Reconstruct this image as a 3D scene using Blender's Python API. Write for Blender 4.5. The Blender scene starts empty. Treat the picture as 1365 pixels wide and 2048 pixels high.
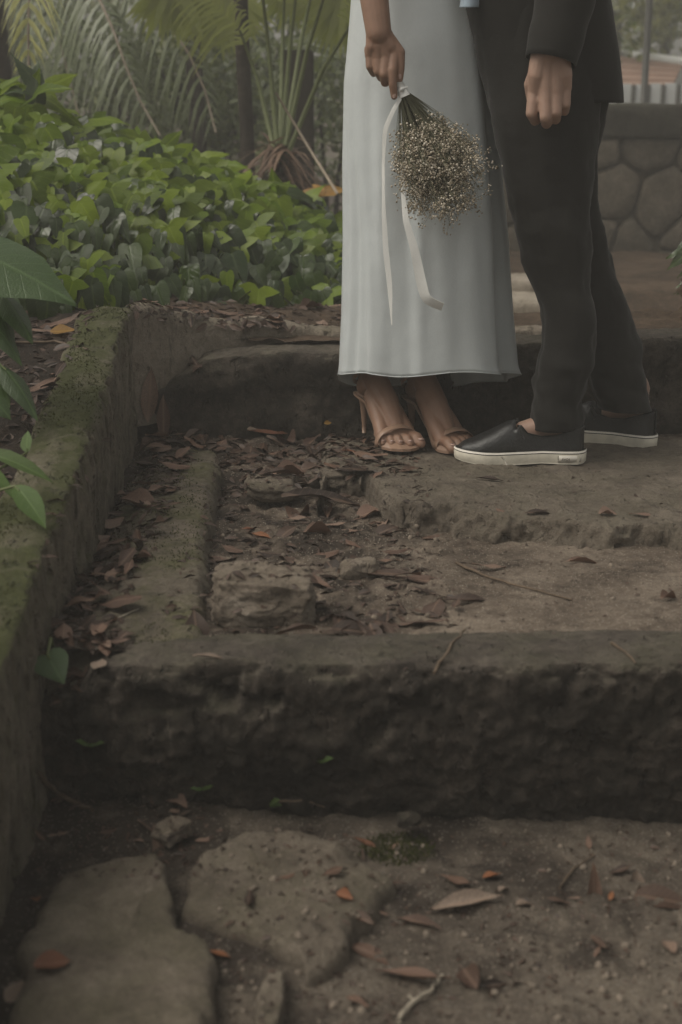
import bpy, bmesh, math, random
import numpy as np
from mathutils import Vector, Matrix, Euler
from mathutils.bvhtree import BVHTree
random.seed(11); RNG = np.random.default_rng(5)
R = math.radians
SC = bpy.context.scene
COL = SC.collection
# ------------------------------------------------------------------ camera, sky, sun, exposure
CAMZ, PITCH, FPX = 0.78, 16.16, 2844.0
cd = bpy.data.cameras.new('camera'); cam = bpy.data.objects.new('camera', cd); COL.objects.link(cam)
cd.sensor_fit = 'HORIZONTAL'; cd.sensor_width = 24.0; cd.lens = 24.0 * FPX / 1365.0
cam.location = (0, 0, CAMZ); cam.rotation_euler = (R(90 - PITCH), 0, 0)
cd.clip_start = 0.05; cd.clip_end = 300
cd.dof.use_dof = True; cd.dof.focus_distance = 3.12; cd.dof.aperture_fstop = 4.2
SC.camera = cam
SUN_EL, SUN_AZ = 56, -104          # azimuth from +Y towards +X, degrees
world = bpy.data.worlds.new('World'); SC.world = world; world.use_nodes = True
wn = world.node_tree; wn.nodes.clear()
sky = wn.nodes.new('ShaderNodeTexSky'); sky.sky_type = 'NISHITA'; sky.sun_disc = False
sky.sun_elevation = R(SUN_EL); sky.sun_rotation = R(SUN_AZ); sky.dust_density = 4.0; sky.ozone_density = 0.6; sky.air_density = 1.0
hs = wn.nodes.new('ShaderNodeHueSaturation'); hs.inputs['Saturation'].default_value = 0.22
wm = wn.nodes.new('ShaderNodeMix'); wm.data_type = 'RGBA'; wm.blend_type = 'MULTIPLY'; wm.inputs['Factor'].default_value = 1.0
wm.inputs['B'].default_value = (1.0, 0.955, 0.86, 1)
bg = wn.nodes.new('ShaderNodeBackground'); bg.inputs['Strength'].default_value = 0.115
wo = wn.nodes.new('ShaderNodeOutputWorld')
wn.links.new(sky.outputs[0], hs.inputs['Color']); wn.links.new(hs.outputs[0], wm.inputs['A'])
wn.links.new(wm.outputs['Result'], bg.inputs['Color']); wn.links.new(bg.outputs[0], wo.inputs[0])
sd = bpy.data.lights.new('sun', 'SUN'); sd.energy = 1.3; sd.angle = R(45); sd.color = (1.0, 0.955, 0.87)
sun = bpy.data.objects.new('sun', sd); COL.objects.link(sun)
sv = Vector((math.sin(R(SUN_AZ)) * math.cos(R(SUN_EL)), math.cos(R(SUN_AZ)) * math.cos(R(SUN_EL)), math.sin(R(SUN_EL))))
sun.rotation_euler = sv.to_track_quat('Z', 'Y').to_euler(); sun.location = sv * 30
SC.view_settings.view_transform = 'Standard'; SC.view_settings.look = 'None'
SC.view_settings.exposure = 0.18; SC.view_settings.gamma = 1.0; SC.view_settings.use_curve_mapping = False
SC.render.engine = 'CYCLES'
SC.cycles.use_denoising = True; SC.cycles.max_bounces = 6; SC.cycles.transparent_max_bounces = 6
SC.cycles.volume_bounces = 0; SC.cycles.sample_clamp_indirect = 4.0

# ------------------------------------------------------------------ measuring the photograph
_cp, _sp = math.cos(R(PITCH)), math.sin(R(PITCH))
CAM = Vector((0, 0, CAMZ))
def ray(px, py):
    u, v = (px - 682.5) / FPX, (1024 - py) / FPX
    return Vector((u, _cp + v * _sp, -_sp + v * _cp))
def W(px, py, Y):
    d = ray(px, py); return CAM + d * (Y / d.y)
def G(px, py, z):
    d = ray(px, py); return CAM + d * ((z - CAMZ) / d.z)

# ------------------------------------------------------------------ noise
def _h(i, j, k):
    n = (i * 374761393 + j * 668265263 + k * 2147483647) & 0xffffffff
    n = ((n ^ (n >> 13)) * 1274126177) & 0xffffffff
    return ((n ^ (n >> 16)) & 0xffff) / 65535.0
def vnoise(p):
    p = np.asarray(p, float); i = np.floor(p).astype(np.int64); f = p - i; f = f * f * (3 - 2 * f)
    r = 0
    for a in (0, 1):
        for b in (0, 1):
            for c in (0, 1):
                w = (f[:, 0] if a else 1 - f[:, 0]) * (f[:, 1] if b else 1 - f[:, 1]) * (f[:, 2] if c else 1 - f[:, 2])
                r = r + w * _h(i[:, 0] + a, i[:, 1] + b, i[:, 2] + c)
    return r * 2 - 1
def fbm(p, freq, octs=4, gain=0.5):
    p = np.asarray(p, float) * freq + 37.3; s = 0; a = 1.0
    for o in range(octs):
        s = s + a * vnoise(p); p = p * 2.03 + 11.7; a *= gain
    return s
def sst(a, b, x):
    t = np.clip((np.asarray(x, float) - a) / (b - a), 0, 1); return t * t * (3 - 2 * t)

# ------------------------------------------------------------------ objects
GROUND = []
def mesh_from(name, verts, faces, mat=None, smooth=True):
    me = bpy.data.meshes.new(name)
    me.from_pydata([tuple(v) for v in verts], [], [tuple(f) for f in faces]); me.update()
    if smooth: me.polygons.foreach_set('use_smooth', [True] * len(me.polygons))
    if mat: me.materials.append(mat)
    return me
def tag(o, label=None, cat=None, group=None, kind=None):
    if label: o['label'] = label
    if cat: o['category'] = cat
    if group: o['group'] = group
    if kind: o['kind'] = kind
    return o
def link(name, me, parent=None, M=None, ground=False):
    """links a mesh whose coordinates are world ones (or local ones with a world matrix M) as a thing, part or sub-part"""
    o = bpy.data.objects.new(name, me); COL.objects.link(o)
    W_ = M if M is not None else Matrix.Identity(4)
    if parent is not None:
        o.parent = parent
        base = Matrix(parent['_w']).inverted() if '_w' in parent else Matrix.Identity(4)
        o.matrix_basis = base @ W_
    elif M is None and len(me.vertices):
        co = np.empty(len(me.vertices) * 3); me.vertices.foreach_get('co', co); co = co.reshape(-1, 3)
        c = Vector(((co[:, 0].min() + co[:, 0].max()) / 2, (co[:, 1].min() + co[:, 1].max()) / 2, co[:, 2].min()))
        co -= np.array(c); me.vertices.foreach_set('co', co.ravel()); me.update(); o.location = c; W_ = Matrix.Translation(c)
    else:
        o.matrix_basis = W_
    o['_w'] = [list(r) for r in W_]
    if ground: GROUND.append((o, W_))
    return o
def thing(name, loc, label, cat, group=None):
    o = bpy.data.objects.new(name, None); COL.objects.link(o); o.location = loc; o.empty_display_size = 0.1
    o['_w'] = [list(r) for r in Matrix.Translation(loc)]
    return tag(o, label, cat, group)
def grid_faces(n, m, closed_n=False, closed_m=False):
    f = []
    for i in range(n if closed_n else n - 1):
        for j in range(m if closed_m else m - 1):
            a, b = i, (i + 1) % n; c, d = j, (j + 1) % m
            f.append((a * m + c, b * m + c, b * m + d, a * m + d))
    return f
def normals_grid(P):
    du = np.gradient(P, axis=0); dv = np.gradient(P, axis=1)
    n = np.cross(du, dv); l = np.linalg.norm(n, axis=2, keepdims=True); return n / np.maximum(l, 1e-9)
def resample(pl, n, smooth=0):
    pl = np.asarray(pl, float); d = np.r_[0, np.cumsum(np.linalg.norm(np.diff(pl, axis=0), axis=1))]
    t = np.linspace(0, d[-1], n); q = np.stack([np.interp(t, d, pl[:, k]) for k in range(3)], 1)
    for _ in range(smooth):
        q[1:-1] = 0.25 * q[:-2] + 0.5 * q[1:-1] + 0.25 * q[2:]
    return q
def sweep(name, stations, nu, nv, mat, amp=((0.01, 8, 3),), rnd=6, flip=False, extra=None, caps=True):
    """stations: [(cross polyline of 3D points)], lofted along, displaced by noise; returns mesh"""
    S = np.stack([resample(s, nv, rnd) for s in stations]); k = len(stations)
    mids = S.mean(axis=1); d = np.r_[0, np.cumsum(np.linalg.norm(np.diff(mids, axis=0), axis=1))]
    t = np.linspace(0, d[-1], nu); P = np.empty((nu, nv, 3))
    for j in range(nv):
        for a in range(3): P[:, j, a] = np.interp(t, d, S[:, j, a])
    N = normals_grid(P) * (-1 if flip else 1)
    q = P.reshape(-1, 3); disp = np.zeros(len(q))
    for (am, fr, oc) in amp: disp = disp + am * fbm(q, fr, oc)
    if extra is not None: disp = disp + extra(q, N.reshape(-1, 3))
    q = q + N.reshape(-1, 3) * disp[:, None]
    F = grid_faces(nu, nv)
    if flip: F = [f[::-1] for f in F]
    if caps:
        F.append(tuple(range(nv))[::(1 if flip else -1)]); F.append(tuple((nu - 1) * nv + j for j in range(nv))[::(-1 if flip else 1)])
    return mesh_from(name, q, F, mat)
def heightfield(name, xs, ys, zf, mat):
    X, Y = np.meshgrid(np.asarray(xs), np.asarray(ys), indexing='ij')
    q = np.stack([X.ravel(), Y.ravel(), np.zeros(X.size)], 1); q[:, 2] = zf(q)
    return mesh_from(name, q, grid_faces(len(xs), len(ys)), mat)
def dense(a, lo, hi, b, step, coarse):
    l = list(np.arange(lo, hi, step))
    pre = []; x, s = lo, step
    while x - s > a: s = min(s * 1.5, coarse); x -= s; pre.append(x)
    post = []; x, s = l[-1], step
    while x + s < b: s = min(s * 1.5, coarse); x += s; post.append(x)
    return [a] + pre[::-1] + l + post + [b]
FLIPN = True
def rock_outline(name, out, ztop, h, mat, tilt=(0, 0), amp=0.008, n=90, rough=0.012, edge=0.03):
    out = np.asarray(out, float); c = out.mean(axis=0)
    o2 = resample(np.c_[np.r_[out, out[:1]], np.zeros(len(out) + 1)], n + 1, 1)[:-1, :2]
    o2 = o2 + rough * np.stack([fbm(np.c_[o2, np.full(n, 3.)], 18, 3), fbm(np.c_[o2, np.full(n, 9.)], 18, 3)], 1)
    V = []; fr = [0.04, .12, .2, .3, .4, .5, .6, .7, .79, .87, .93, .97, 1.0, 1.015, 1.02, 1.01]
    dz = [0, 0, 0, 0, 0, 0, 0, 0, -.01, -.03, -.09, -.2, -.4, -.65, -.85, -1.2]
    for f, z in zip(fr, dz):
        p = c + (o2 - c) * f
        V.append(np.c_[p, ztop + h * z + (p - c) @ np.array(tilt)])
    P = np.stack(V); N = normals_grid(P); q = P.reshape(-1, 3)
    q = q + np.array([0.15, 0.15, 1.0]) * (amp * fbm(q, 9, 5, 0.6))[:, None]
    F = [f[::-1] for f in grid_faces(len(fr), n, closed_m=True)]; F.append(tuple(range(n))[::-1] if FLIPN else tuple(range(n)))
    return mesh_from(name, q, F, mat)
def boulder(name, size, mat, seed=0, n=5, amp=0.25, boxy=0.5):
    bm = bmesh.new(); bmesh.ops.create_icosphere(bm, subdivisions=n, radius=1)
    co = np.array([v.co for v in bm.verts]); m = np.abs(co).max(axis=1, keepdims=True)
    co = co * (1 - boxy) + co / m * boxy * 0.85
    nn = co / np.linalg.norm(co, axis=1, keepdims=True)
    co = co + nn * (amp * fbm(co + seed * 7.1, 1.5, 5, .55))[:, None]
    co = co * np.array(size)
    for v, c in zip(bm.verts, co): v.co = c
    me = bpy.data.meshes.new(name); bm.to_mesh(me); bm.free(); me.materials.append(mat)
    me.polygons.foreach_set('use_smooth', [True] * len(me.polygons)); return me

class MB:
    """collects simple solids"""
    def __init__(s): s.v = []; s.f = []
    def add(s, v, f):
        b = len(s.v); s.v += [tuple(x) for x in v]; s.f += [tuple(i + b for i in q) for q in f]
    def box(s, lo, hi, M=None):
        (a, b, c), (d, e, g) = lo, hi
        v = [Vector(p) for p in ((a, b, c), (d, b, c), (d, e, c), (a, e, c), (a, b, g), (d, b, g), (d, e, g), (a, e, g))]
        if M: v = [M @ p for p in v]
        s.add(v, [(0, 3, 2, 1), (4, 5, 6, 7), (0, 1, 5, 4), (1, 2, 6, 5), (2, 3, 7, 6), (3, 0, 4, 7)])
    def tube(s, pts, rad, n=8, caps=True):
        pts = [Vector(p) for p in pts]; k = len(pts)
        if not hasattr(rad, '__len__'): rad = [rad] * k
        ring = []; ref = Vector((0.31, 0.2, 0.9))
        for i, p in enumerate(pts):
            t = (pts[min(i + 1, k - 1)] - pts[max(i - 1, 0)]).normalized()
            if abs(t.dot(ref)) > .97: ref = Vector((1, 0.1, 0))
            a = t.cross(ref).normalized(); b = t.cross(a).normalized()
            ring += [p + (a * math.cos(2 * math.pi * q / n) + b * math.sin(2 * math.pi * q / n)) * rad[i] for q in range(n)]
        f = grid_faces(k, n, closed_m=True)
        if caps: f += [tuple(range(n))[::-1], tuple((k - 1) * n + q for q in range(n))]
        s.add(ring, f)
    def capsule(s, p0, r0, p1, r1, n=14, m=5):
        p0, p1 = Vector(p0), Vector(p1); ax = (p1 - p0); L = ax.length
        t = ax.normalized() if L > 1e-6 else Vector((0, 0, 1))
        a = t.orthogonal().normalized(); b = t.cross(a); rings = []
        for i in range(1, m + 1): an = math.pi / 2 * i / m; rings.append((p0 - t * r0 * math.cos(an), r0 * math.sin(an)))
        for i in range(0, m): an = math.pi / 2 * i / m; rings.append((p1 + t * r1 * math.sin(an), r1 * math.cos(an)))
        v = [c + (a * math.cos(2 * math.pi * q / n) + b * math.sin(2 * math.pi * q / n)) * r for c, r in rings for q in range(n)]
        k = len(rings); f = grid_faces(k, n, closed_m=True)
        v += [p0 - t * r0, p1 + t * r1]; e = len(v)
        f += [(e - 2, (q + 1) % n, q) for q in range(n)] + [(e - 1, (k - 1) * n + q, (k - 1) * n + (q + 1) % n) for q in range(n)]
        s.add(v, f)
    def chain(s, pts, rad, **k):
        for i in range(len(pts) - 1): s.capsule(pts[i], rad[i], pts[i + 1], rad[i + 1], **k)
    def ellipsoid(s, c, r, Rm=None, n=20, m=12):
        c = Vector(c); v = []
        for i in range(1, m):
            an = math.pi * i / m
            for q in range(n):
                p = Vector((r[0] * math.sin(an) * math.cos(2 * math.pi * q / n), r[1] * math.sin(an) * math.sin(2 * math.pi * q / n), r[2] * math.cos(an)))
                v.append(c + (Rm @ p if Rm else p))
        top, bot = Vector((0, 0, r[2])), Vector((0, 0, -r[2]))
        v += [c + (Rm @ top if Rm else top), c + (Rm @ bot if Rm else bot)]; e = len(v)
        f = [g[::-1] for g in [(i * n + q, i * n + (q + 1) % n, (i + 1) * n + (q + 1) % n, (i + 1) * n + q) for i in range(m - 2) for q in range(n)]]
        f = [g[::-1] for g in f]
        f += [(e - 2, (q), (q + 1) % n)[::1] for q in range(n)] + [(e - 1, (m - 2) * n + (q + 1) % n, (m - 2) * n + q) for q in range(n)]
        s.add(v, f)
    def mesh(s, name, mat, smooth=True): return mesh_from(name, s.v, s.f, mat, smooth)
    def remesh(s, name, mat, vox, it=6, fac=0.5):
        me = bpy.data.meshes.new('tmp'); me.from_pydata(s.v, [], s.f); me.update()
        bm = bmesh.new(); bm.from_mesh(me); bmesh.ops.recalc_face_normals(bm, faces=bm.faces); bm.to_mesh(me); bm.free()
        o = bpy.data.objects.new('tmp', me); COL.objects.link(o)
        m = o.modifiers.new('r', 'REMESH'); m.mode = 'VOXEL'; m.voxel_size = vox; m.adaptivity = 0
        m2 = o.modifiers.new('s', 'SMOOTH'); m2.iterations = it; m2.factor = fac
        dg = bpy.context.evaluated_depsgraph_get(); out = bpy.data.meshes.new_from_object(o.evaluated_get(dg))
        bpy.data.objects.remove(o); bpy.data.meshes.remove(me)
        out.name = name; out.materials.clear(); out.materials.append(mat)
        out.polygons.foreach_set('use_smooth', [True] * len(out.polygons)); return out
def join_meshes(name, meshes, mat):
    V, F = [], []
    for me in meshes:
        b = len(V); V += [tuple(v.co) for v in me.vertices]; F += [tuple(i + b for i in p.vertices) for p in me.polygons]
    return mesh_from(name, V, F, mat)
def bevel_box(lo, hi, mat, name, w=0.006, seg=2):
    bm = bmesh.new(); bmesh.ops.create_cube(bm, size=1)
    for v in bm.verts:
        v.co = Vector([(lo[k] + hi[k]) / 2 + v.co[k] * (hi[k] - lo[k]) for k in range(3)])
    bmesh.ops.bevel(bm, geom=bm.edges[:], offset=w, segments=seg, affect='EDGES')
    me = bpy.data.meshes.new(name); bm.to_mesh(me); bm.free(); me.materials.append(mat); return me

# ------------------------------------------------------------------ materials
class NT:
    def __init__(s, name):
        s.m = bpy.data.materials.new(name); s.m.use_nodes = True; s.t = s.m.node_tree; s.t.nodes.clear()
        s.out = s.t.nodes.new('ShaderNodeOutputMaterial'); s._co = None
    def n(s, typ, props=None, **inp):
        nd = s.t.nodes.new('ShaderNode' + typ)
        for k, v in (props or {}).items(): setattr(nd, k, v)
        for k, v in inp.items(): s.set(nd, k.replace('_', ' '), v)
        return nd
    def set(s, nd, k, v):
        k = int(k) if k.strip().isdigit() else k
        sock = nd.inputs[k]
        if hasattr(v, 'is_output') or isinstance(v, bpy.types.NodeSocket): s.t.links.new(v, sock)
        else: sock.default_value = v
    def co(s, scale=(1, 1, 1), obj=True):
        tc = s.n('TexCoord'); mp = s.n('Mapping'); s.t.links.new(tc.outputs['Object'], mp.inputs['Vector'])
        mp.inputs['Scale'].default_value = scale; return mp.outputs[0]
    def pos(s, scale=(1, 1, 1)):
        g = s.n('NewGeometry'); mp = s.n('Mapping'); s.t.links.new(g.outputs['Position'], mp.inputs['Vector'])
        mp.inputs['Scale'].default_value = scale; return mp.outputs[0]
    def noise(s, vec, scale, detail=4, rough=.55, dist=0):
        nd = s.n('TexNoise', Scale=scale, Detail=detail, Roughness=rough, Distortion=dist); s.t.links.new(vec, nd.inputs['Vector']); return nd.outputs['Fac']
    def ramp(s, fac, stops):
        nd = s.n('ValToRGB'); s.t.links.new(fac, nd.inputs[0]); e = nd.color_ramp.elements
        while len(e) < len(stops): e.new(.5)
        for el, (p, c) in zip(e, stops): el.position = p; el.color = (*c, 1) if len(c) == 3 else c
        return nd.outputs[0]
    def mix(s, fac, a, b, mode='MIX'):
        nd = s.n('Mix', {'data_type': 'RGBA', 'blend_type': mode})
        for k, v in ((0, fac), (6, a), (7, b)):
            if isinstance(v, bpy.types.NodeSocket): s.t.links.new(v, nd.inputs[k])
            else: nd.inputs[k].default_value = v if k == 0 else ((*v, 1) if len(v) == 3 else v)
        return nd.outputs[2]
    def math(s, op, a, b=0.0, c=None):
        nd = s.n('Math', {'operation': op})
        for k, v in ((0, a), (1, b)) + (((2, c),) if c is not None else ()):
            if isinstance(v, bpy.types.NodeSocket): s.t.links.new(v, nd.inputs[k])
            else: nd.inputs[k].default_value = v
        return nd.outputs[0]
    def mr(s, v, a, b, c=0.0, d=1.0):
        nd = s.n('MapRange', From_Min=a, From_Max=b, To_Min=c, To_Max=d); s.t.links.new(v, nd.inputs[0]); return nd.outputs[0]
    def up(s):
        g = s.n('NewGeometry'); x = s.n('SeparateXYZ'); s.t.links.new(g.outputs['Normal'], x.inputs[0]); return x.outputs['Z']
    def bump(s, h, strength=.5, dist=.01, normal=None):
        nd = s.n('Bump', Strength=strength, Distance=dist); s.t.links.new(h, nd.inputs['Height'])
        if normal is not None: s.t.links.new(normal, nd.inputs['Normal'])
        return nd.outputs[0]
    def pbr(s, col, rough=.8, spec=.5, normal=None, **kw):
        p = s.n('BsdfPrincipled')
        for k, v in (('Base Color', col), ('Roughness', rough), ('Specular IOR Level', spec)) + tuple((k.replace('_', ' '), v) for k, v in kw.items()):
            if isinstance(v, bpy.types.NodeSocket): s.t.links.new(v, p.inputs[k])
            else: p.inputs[k].default_value = ((*v, 1) if isinstance(v, tuple) and len(v) == 3 and p.inputs[k].type == 'RGBA' else v)
        if normal is not None: s.t.links.new(normal, p.inputs['Normal'])
        return p
    def done(s, shader):
        s.t.links.new(shader.outputs[0], s.out.inputs[0]); return s.m
    def vein(s, k=20):
        a = s.n('Attribute', {'attribute_name': 'vein'}); x = s.n('SeparateXYZ'); s.t.links.new(a.outputs['Vector'], x.inputs[0])
        ax = s.math('ABSOLUTE', x.outputs[0]); mid = s.mr(ax, .035, .006)
        sd = s.math('ABSOLUTE', s.math('SINE', s.math('MULTIPLY', s.math('SUBTRACT', x.outputs[1], s.math('MULTIPLY', ax, .75)), k)))
        return s.math('MAXIMUM', mid, s.math('MULTIPLY', s.mr(sd, .2, .0), .6))
    def rnd(s):
        a = s.n('ObjectInfo').outputs['Random']; b = s.n('NewGeometry').outputs['Random Per Island']
        return s.math('FRACT', s.math('ADD', a, b))

def m_dirt(name, cols, grit=(.32, .28, .23), moss=0.0, bumpd=.012, gritamt=.5, damp=None):
    t = NT(name); p = t.pos()
    big = t.noise(p, 5.5, 5, .6); mid = t.noise(p, 38, 6, .7); fine = t.noise(p, 240, 4, .75)
    c = t.ramp(t.math('ADD', t.math('MULTIPLY', big, .55), t.math('MULTIPLY', mid, .45)), [(.36, cols[0]), (.48, cols[1]), (.6, cols[2])])
    c = t.mix(t.mr(fine, .35, .75, 0, .75), c, tuple(x * .35 for x in cols[1]), 'MIX')
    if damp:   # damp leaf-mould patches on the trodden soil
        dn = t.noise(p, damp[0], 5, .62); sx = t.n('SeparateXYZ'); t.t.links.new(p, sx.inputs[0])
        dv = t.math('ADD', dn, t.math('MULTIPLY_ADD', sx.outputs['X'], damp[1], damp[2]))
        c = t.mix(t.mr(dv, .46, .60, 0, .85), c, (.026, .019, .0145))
    v = t.n('TexVoronoi', Scale=260); t.t.links.new(p, v.inputs['Vector'])
    vr = t.n('SeparateColor'); t.t.links.new(v.outputs['Color'], vr.inputs[0])
    g = t.math('MULTIPLY', t.math('GREATER_THAN', vr.outputs[0], .80), t.mr(v.outputs['Distance'], .45, .3))
    c = t.mix(t.math('MULTIPLY', g, gritamt), c, grit)
    if moss: c = t.mix(t.math('MULTIPLY', t.mr(t.noise(p, 7, 5, .6), .52, .62), moss), c, (.05, .055, .018))
    h = t.math('ADD', t.math('ADD', mid, t.math('MULTIPLY', fine, .5)), t.math('MULTIPLY', g, .35))
    return t.done(t.pbr(c, .92, .25, t.bump(h, .75, bumpd)))
def m_stone(name, cols, moss=.6, objvar=0, mossx=(.07, .075, .02), streak=0, sc=1.0, pits=.5, wet=.9, mossthr=(.42, .62), upmin=.3):
    t = NT(name); p = t.pos((sc, sc, sc)); a = t.noise(p, 9, 6, .65); b = t.noise(p, 55, 6, .7); f = t.noise(p, 300, 3, .7)
    c = t.ramp(t.math('ADD', t.math('MULTIPLY', a, .6), t.math('MULTIPLY', b, .4)), [(.34, cols[0]), (.5, cols[1]), (.66, cols[2])])
    c = t.mix(t.mr(f, .46, .74, 0, .6), c, tuple(x * .45 for x in cols[1])); c = t.mix(t.mr(t.noise(p, 120, 5, .75), .60, .72, 0, .5), c, tuple(min(.6, x * 1.5) for x in cols[2]))
    if objvar: c = t.n('HueSaturation', Color=c, Value=t.mr(t.n('ObjectInfo').outputs['Random'], 0, 1, 1 - objvar, 1 + objvar)).outputs[0]
    if streak:
        ps = t.pos((60, 60, 7)); st = t.noise(ps, 1.0, 4, .6)
        c = t.mix(t.math('MULTIPLY', t.mr(st, .56, .66), streak), c, tuple(x * .25 for x in cols[0]))
    upz = t.mr(t.up(), upmin, .85)
    mm = t.math('MULTIPLY', t.mr(t.noise(p, 6.5, 6, .68), mossthr[0], mossthr[1]), t.math('ADD', t.math('MULTIPLY', upz, .8), .12))
    mc = t.mix(t.noise(p, 130, 3, .6), mossx, tuple(x * 2.1 for x in mossx))
    c = t.mix(t.math('MULTIPLY', mm, moss), c, mc)
    hgt = t.math('ADD', b, t.math('MULTIPLY', f, .35))
    if pits:
        vp = t.pos((45, 45, 22)); q = t.noise(vp, 1.0, 3, .6); hgt = t.math('SUBTRACT', hgt, t.math('MULTIPLY', t.mr(q, .6, .72), pits * 2))
    return t.done(t.pbr(c, wet, .3, t.bump(hgt, .95, .011)))
def m_leaf(name, c1, c2, rough=.32, trans=.35, vein=True, spec=.5, dead=0):
    t = NT(name); r = t.rnd(); c = t.mix(r, c1, c2)
    nz = t.noise(t.co(), 25, 3, .6); c = t.mix(t.mr(nz, .3, .7, 0, .3), c, tuple(x * .6 for x in c1))
    hue = t.n('HueSaturation', Color=c, Value=t.mr(t.math('FRACT', t.math('MULTIPLY', r, 7.3)), 0, 1, .7, 1.3)); c = hue.outputs[0]
    vn = t.vein(); c = t.mix(t.math('MULTIPLY', vn, .4), c, tuple(min(1, x * 1.5 + .02) for x in c2))
    pb = t.pbr(c, rough, spec, t.bump(t.math('ADD', t.math('MULTIPLY', vn, -.6), t.noise(t.co(), 60, 3, .5)), .4, .004))
    tr = t.n('BsdfTranslucent', Color=t.mix(.5, c, t.mix(1, c, (1.6, 1.7, .5), 'MULTIPLY')))
    ms = t.n('MixShader', Fac=trans); t.t.links.new(pb.outputs[0], ms.inputs[1]); t.t.links.new(tr.outputs[0], ms.inputs[2])
    return t.done(ms)
def m_dry(name, stops, rough=.55, trans=.12):
    t = NT(name); r = t.rnd(); c = t.ramp(r, stops)
    nz = t.noise(t.co((1, 1, 1)), 60, 5, .65); c = t.mix(t.mr(nz, .42, .66, 0, .7), c, (.03, .02, .014))
    vn = t.vein(34); c = t.mix(t.math('MULTIPLY', vn, .35), c, (.3, .2, .14))
    pb = t.pbr(c, rough, .4, t.bump(t.math('ADD', nz, t.math('MULTIPLY', vn, .5)), .4, .003))
    tr = t.n('BsdfTranslucent', Color=c); ms = t.n('MixShader', Fac=trans)
    t.t.links.new(pb.outputs[0], ms.inputs[1]); t.t.links.new(tr.outputs[0], ms.inputs[2]); return t.done(ms)
def m_plain(name, col, rough=.6, spec=.4, var=.15, sc=40, bumps=.15, bd=.003, **kw):
    t = NT(name); n1 = t.noise(t.pos(), sc, 5, .6)
    c = t.mix(t.mr(n1, .3, .7), tuple(x * (1 - var) for x in col), tuple(x * (1 + var) for x in col))
    return t.done(t.pbr(c, rough, spec, t.bump(t.noise(t.pos(), sc * 5, 3, .6), bumps, bd), **kw))
def m_fabric(name, col, rough=.8, weave=900, sheen=.2, spec=.3, wr=.25, trans=0):
    t = NT(name); p = t.pos(); n1 = t.noise(p, 6, 4, .6); w = t.noise(t.pos((1, 1, .25)), weave, 2, .5)
    c = t.mix(t.mr(n1, .3, .7), tuple(x * .92 for x in col), tuple(x * 1.06 for x in col))
    c = t.mix(t.mr(w, .3, .7, 0, .3), c, tuple(x * .75 for x in col))
    pb = t.pbr(c, rough, spec, t.bump(t.noise(p, 28, 4, .55), wr, .006, t.bump(w, .2, .001)), Sheen_Weight=sheen, Sheen_Roughness=.4)
    if not trans: return t.done(pb)
    tr = t.n('BsdfTranslucent', Color=(*col, 1)); ms = t.n('MixShader', Fac=trans)
    t.t.links.new(pb.outputs[0], ms.inputs[1]); t.t.links.new(tr.outputs[0], ms.inputs[2]); return t.done(ms)

MAT = {}
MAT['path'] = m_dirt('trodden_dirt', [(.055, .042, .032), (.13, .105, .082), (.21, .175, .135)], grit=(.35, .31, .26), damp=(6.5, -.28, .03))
MAT['tread'] = m_dirt('sandy_dirt', [(.06, .044, .032), (.16, .125, .095), (.27, .22, .17)], grit=(.42, .37, .30), gritamt=.6, damp=(8, -.42, .0))
MAT['humus'] = m_dirt('dark_humus', [(.014, .011, .008), (.03, .022, .016), (.06, .042, .03)], grit=(.1, .07, .05))
MAT['bank'] = m_dirt('bank_soil', [(.03, .022, .014), (.075, .05, .032), (.13, .09, .06)], grit=(.15, .11, .08))
MAT['kerb'] = m_stone('mossy_concrete', [(.085, .07, .051), (.175, .147, .113), (.28, .235, .19)], moss=.97, mossx=(.030, .035, .008), streak=.6, pits=.9, mossthr=(.25, .50), upmin=.0)
MAT['pkerb'] = m_stone('pale_concrete', [(.15, .125, .096), (.25, .21, .165), (.34, .29, .235)], moss=.35, mossx=(.045, .048, .014), streak=.45, pits=.5)
MAT['beam'] = m_stone('lichen_stone', [(.06, .05, .037), (.14, .117, .088), (.24, .202, .155)], moss=.7, mossx=(.045, .048, .014), mossthr=(.44, .62))
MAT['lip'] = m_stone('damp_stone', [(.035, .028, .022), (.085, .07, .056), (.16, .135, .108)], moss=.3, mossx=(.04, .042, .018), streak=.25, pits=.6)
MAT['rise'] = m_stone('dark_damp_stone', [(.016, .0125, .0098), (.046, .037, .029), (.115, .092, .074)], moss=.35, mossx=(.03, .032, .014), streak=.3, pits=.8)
MAT['slab'] = m_stone('pale_rock', [(.065, .052, .04), (.14, .115, .088), (.22, .185, .145)], moss=.2, mossx=(.05, .052, .025), pits=.35)
MAT['flag'] = m_stone('grey_rock', [(.075, .06, .045), (.15, .123, .094), (.24, .202, .157)], moss=.35, mossx=(.05, .05, .022), pits=.0)
MAT['block'] = m_stone('split_rock', [(.11, .088, .066), (.23, .187, .145), (.34, .29, .235)], moss=.1, pits=.4, sc=1.6)
MAT['cream'] = m_stone('pale_step', [(.24, .205, .16), (.36, .31, .25), (.46, .40, .33)], moss=.1, pits=.2)
MAT['wallst'] = m_stone('wall_rock', [(.07, .058, .042), (.125, .104, .078), (.20, .167, .13)], objvar=.3, moss=.3, pits=.2, mossx=(.05, .055, .03))
MAT['mortar'] = m_stone('wall_mortar', [(.06, .049, .036), (.10, .082, .061), (.145, .12, .09)], moss=.3, pits=.3)
MAT['cap'] = m_stone('wall_cap', [(.028, .025, .018), (.045, .04, .03), (.07, .062, .048)], moss=.5, mossx=(.035, .038, .02))
MAT['ivy'] = m_leaf('hedge_leaf', (.105, .17, .009), (.20, .265, .016), rough=.33, trans=.45, spec=.28)
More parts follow.
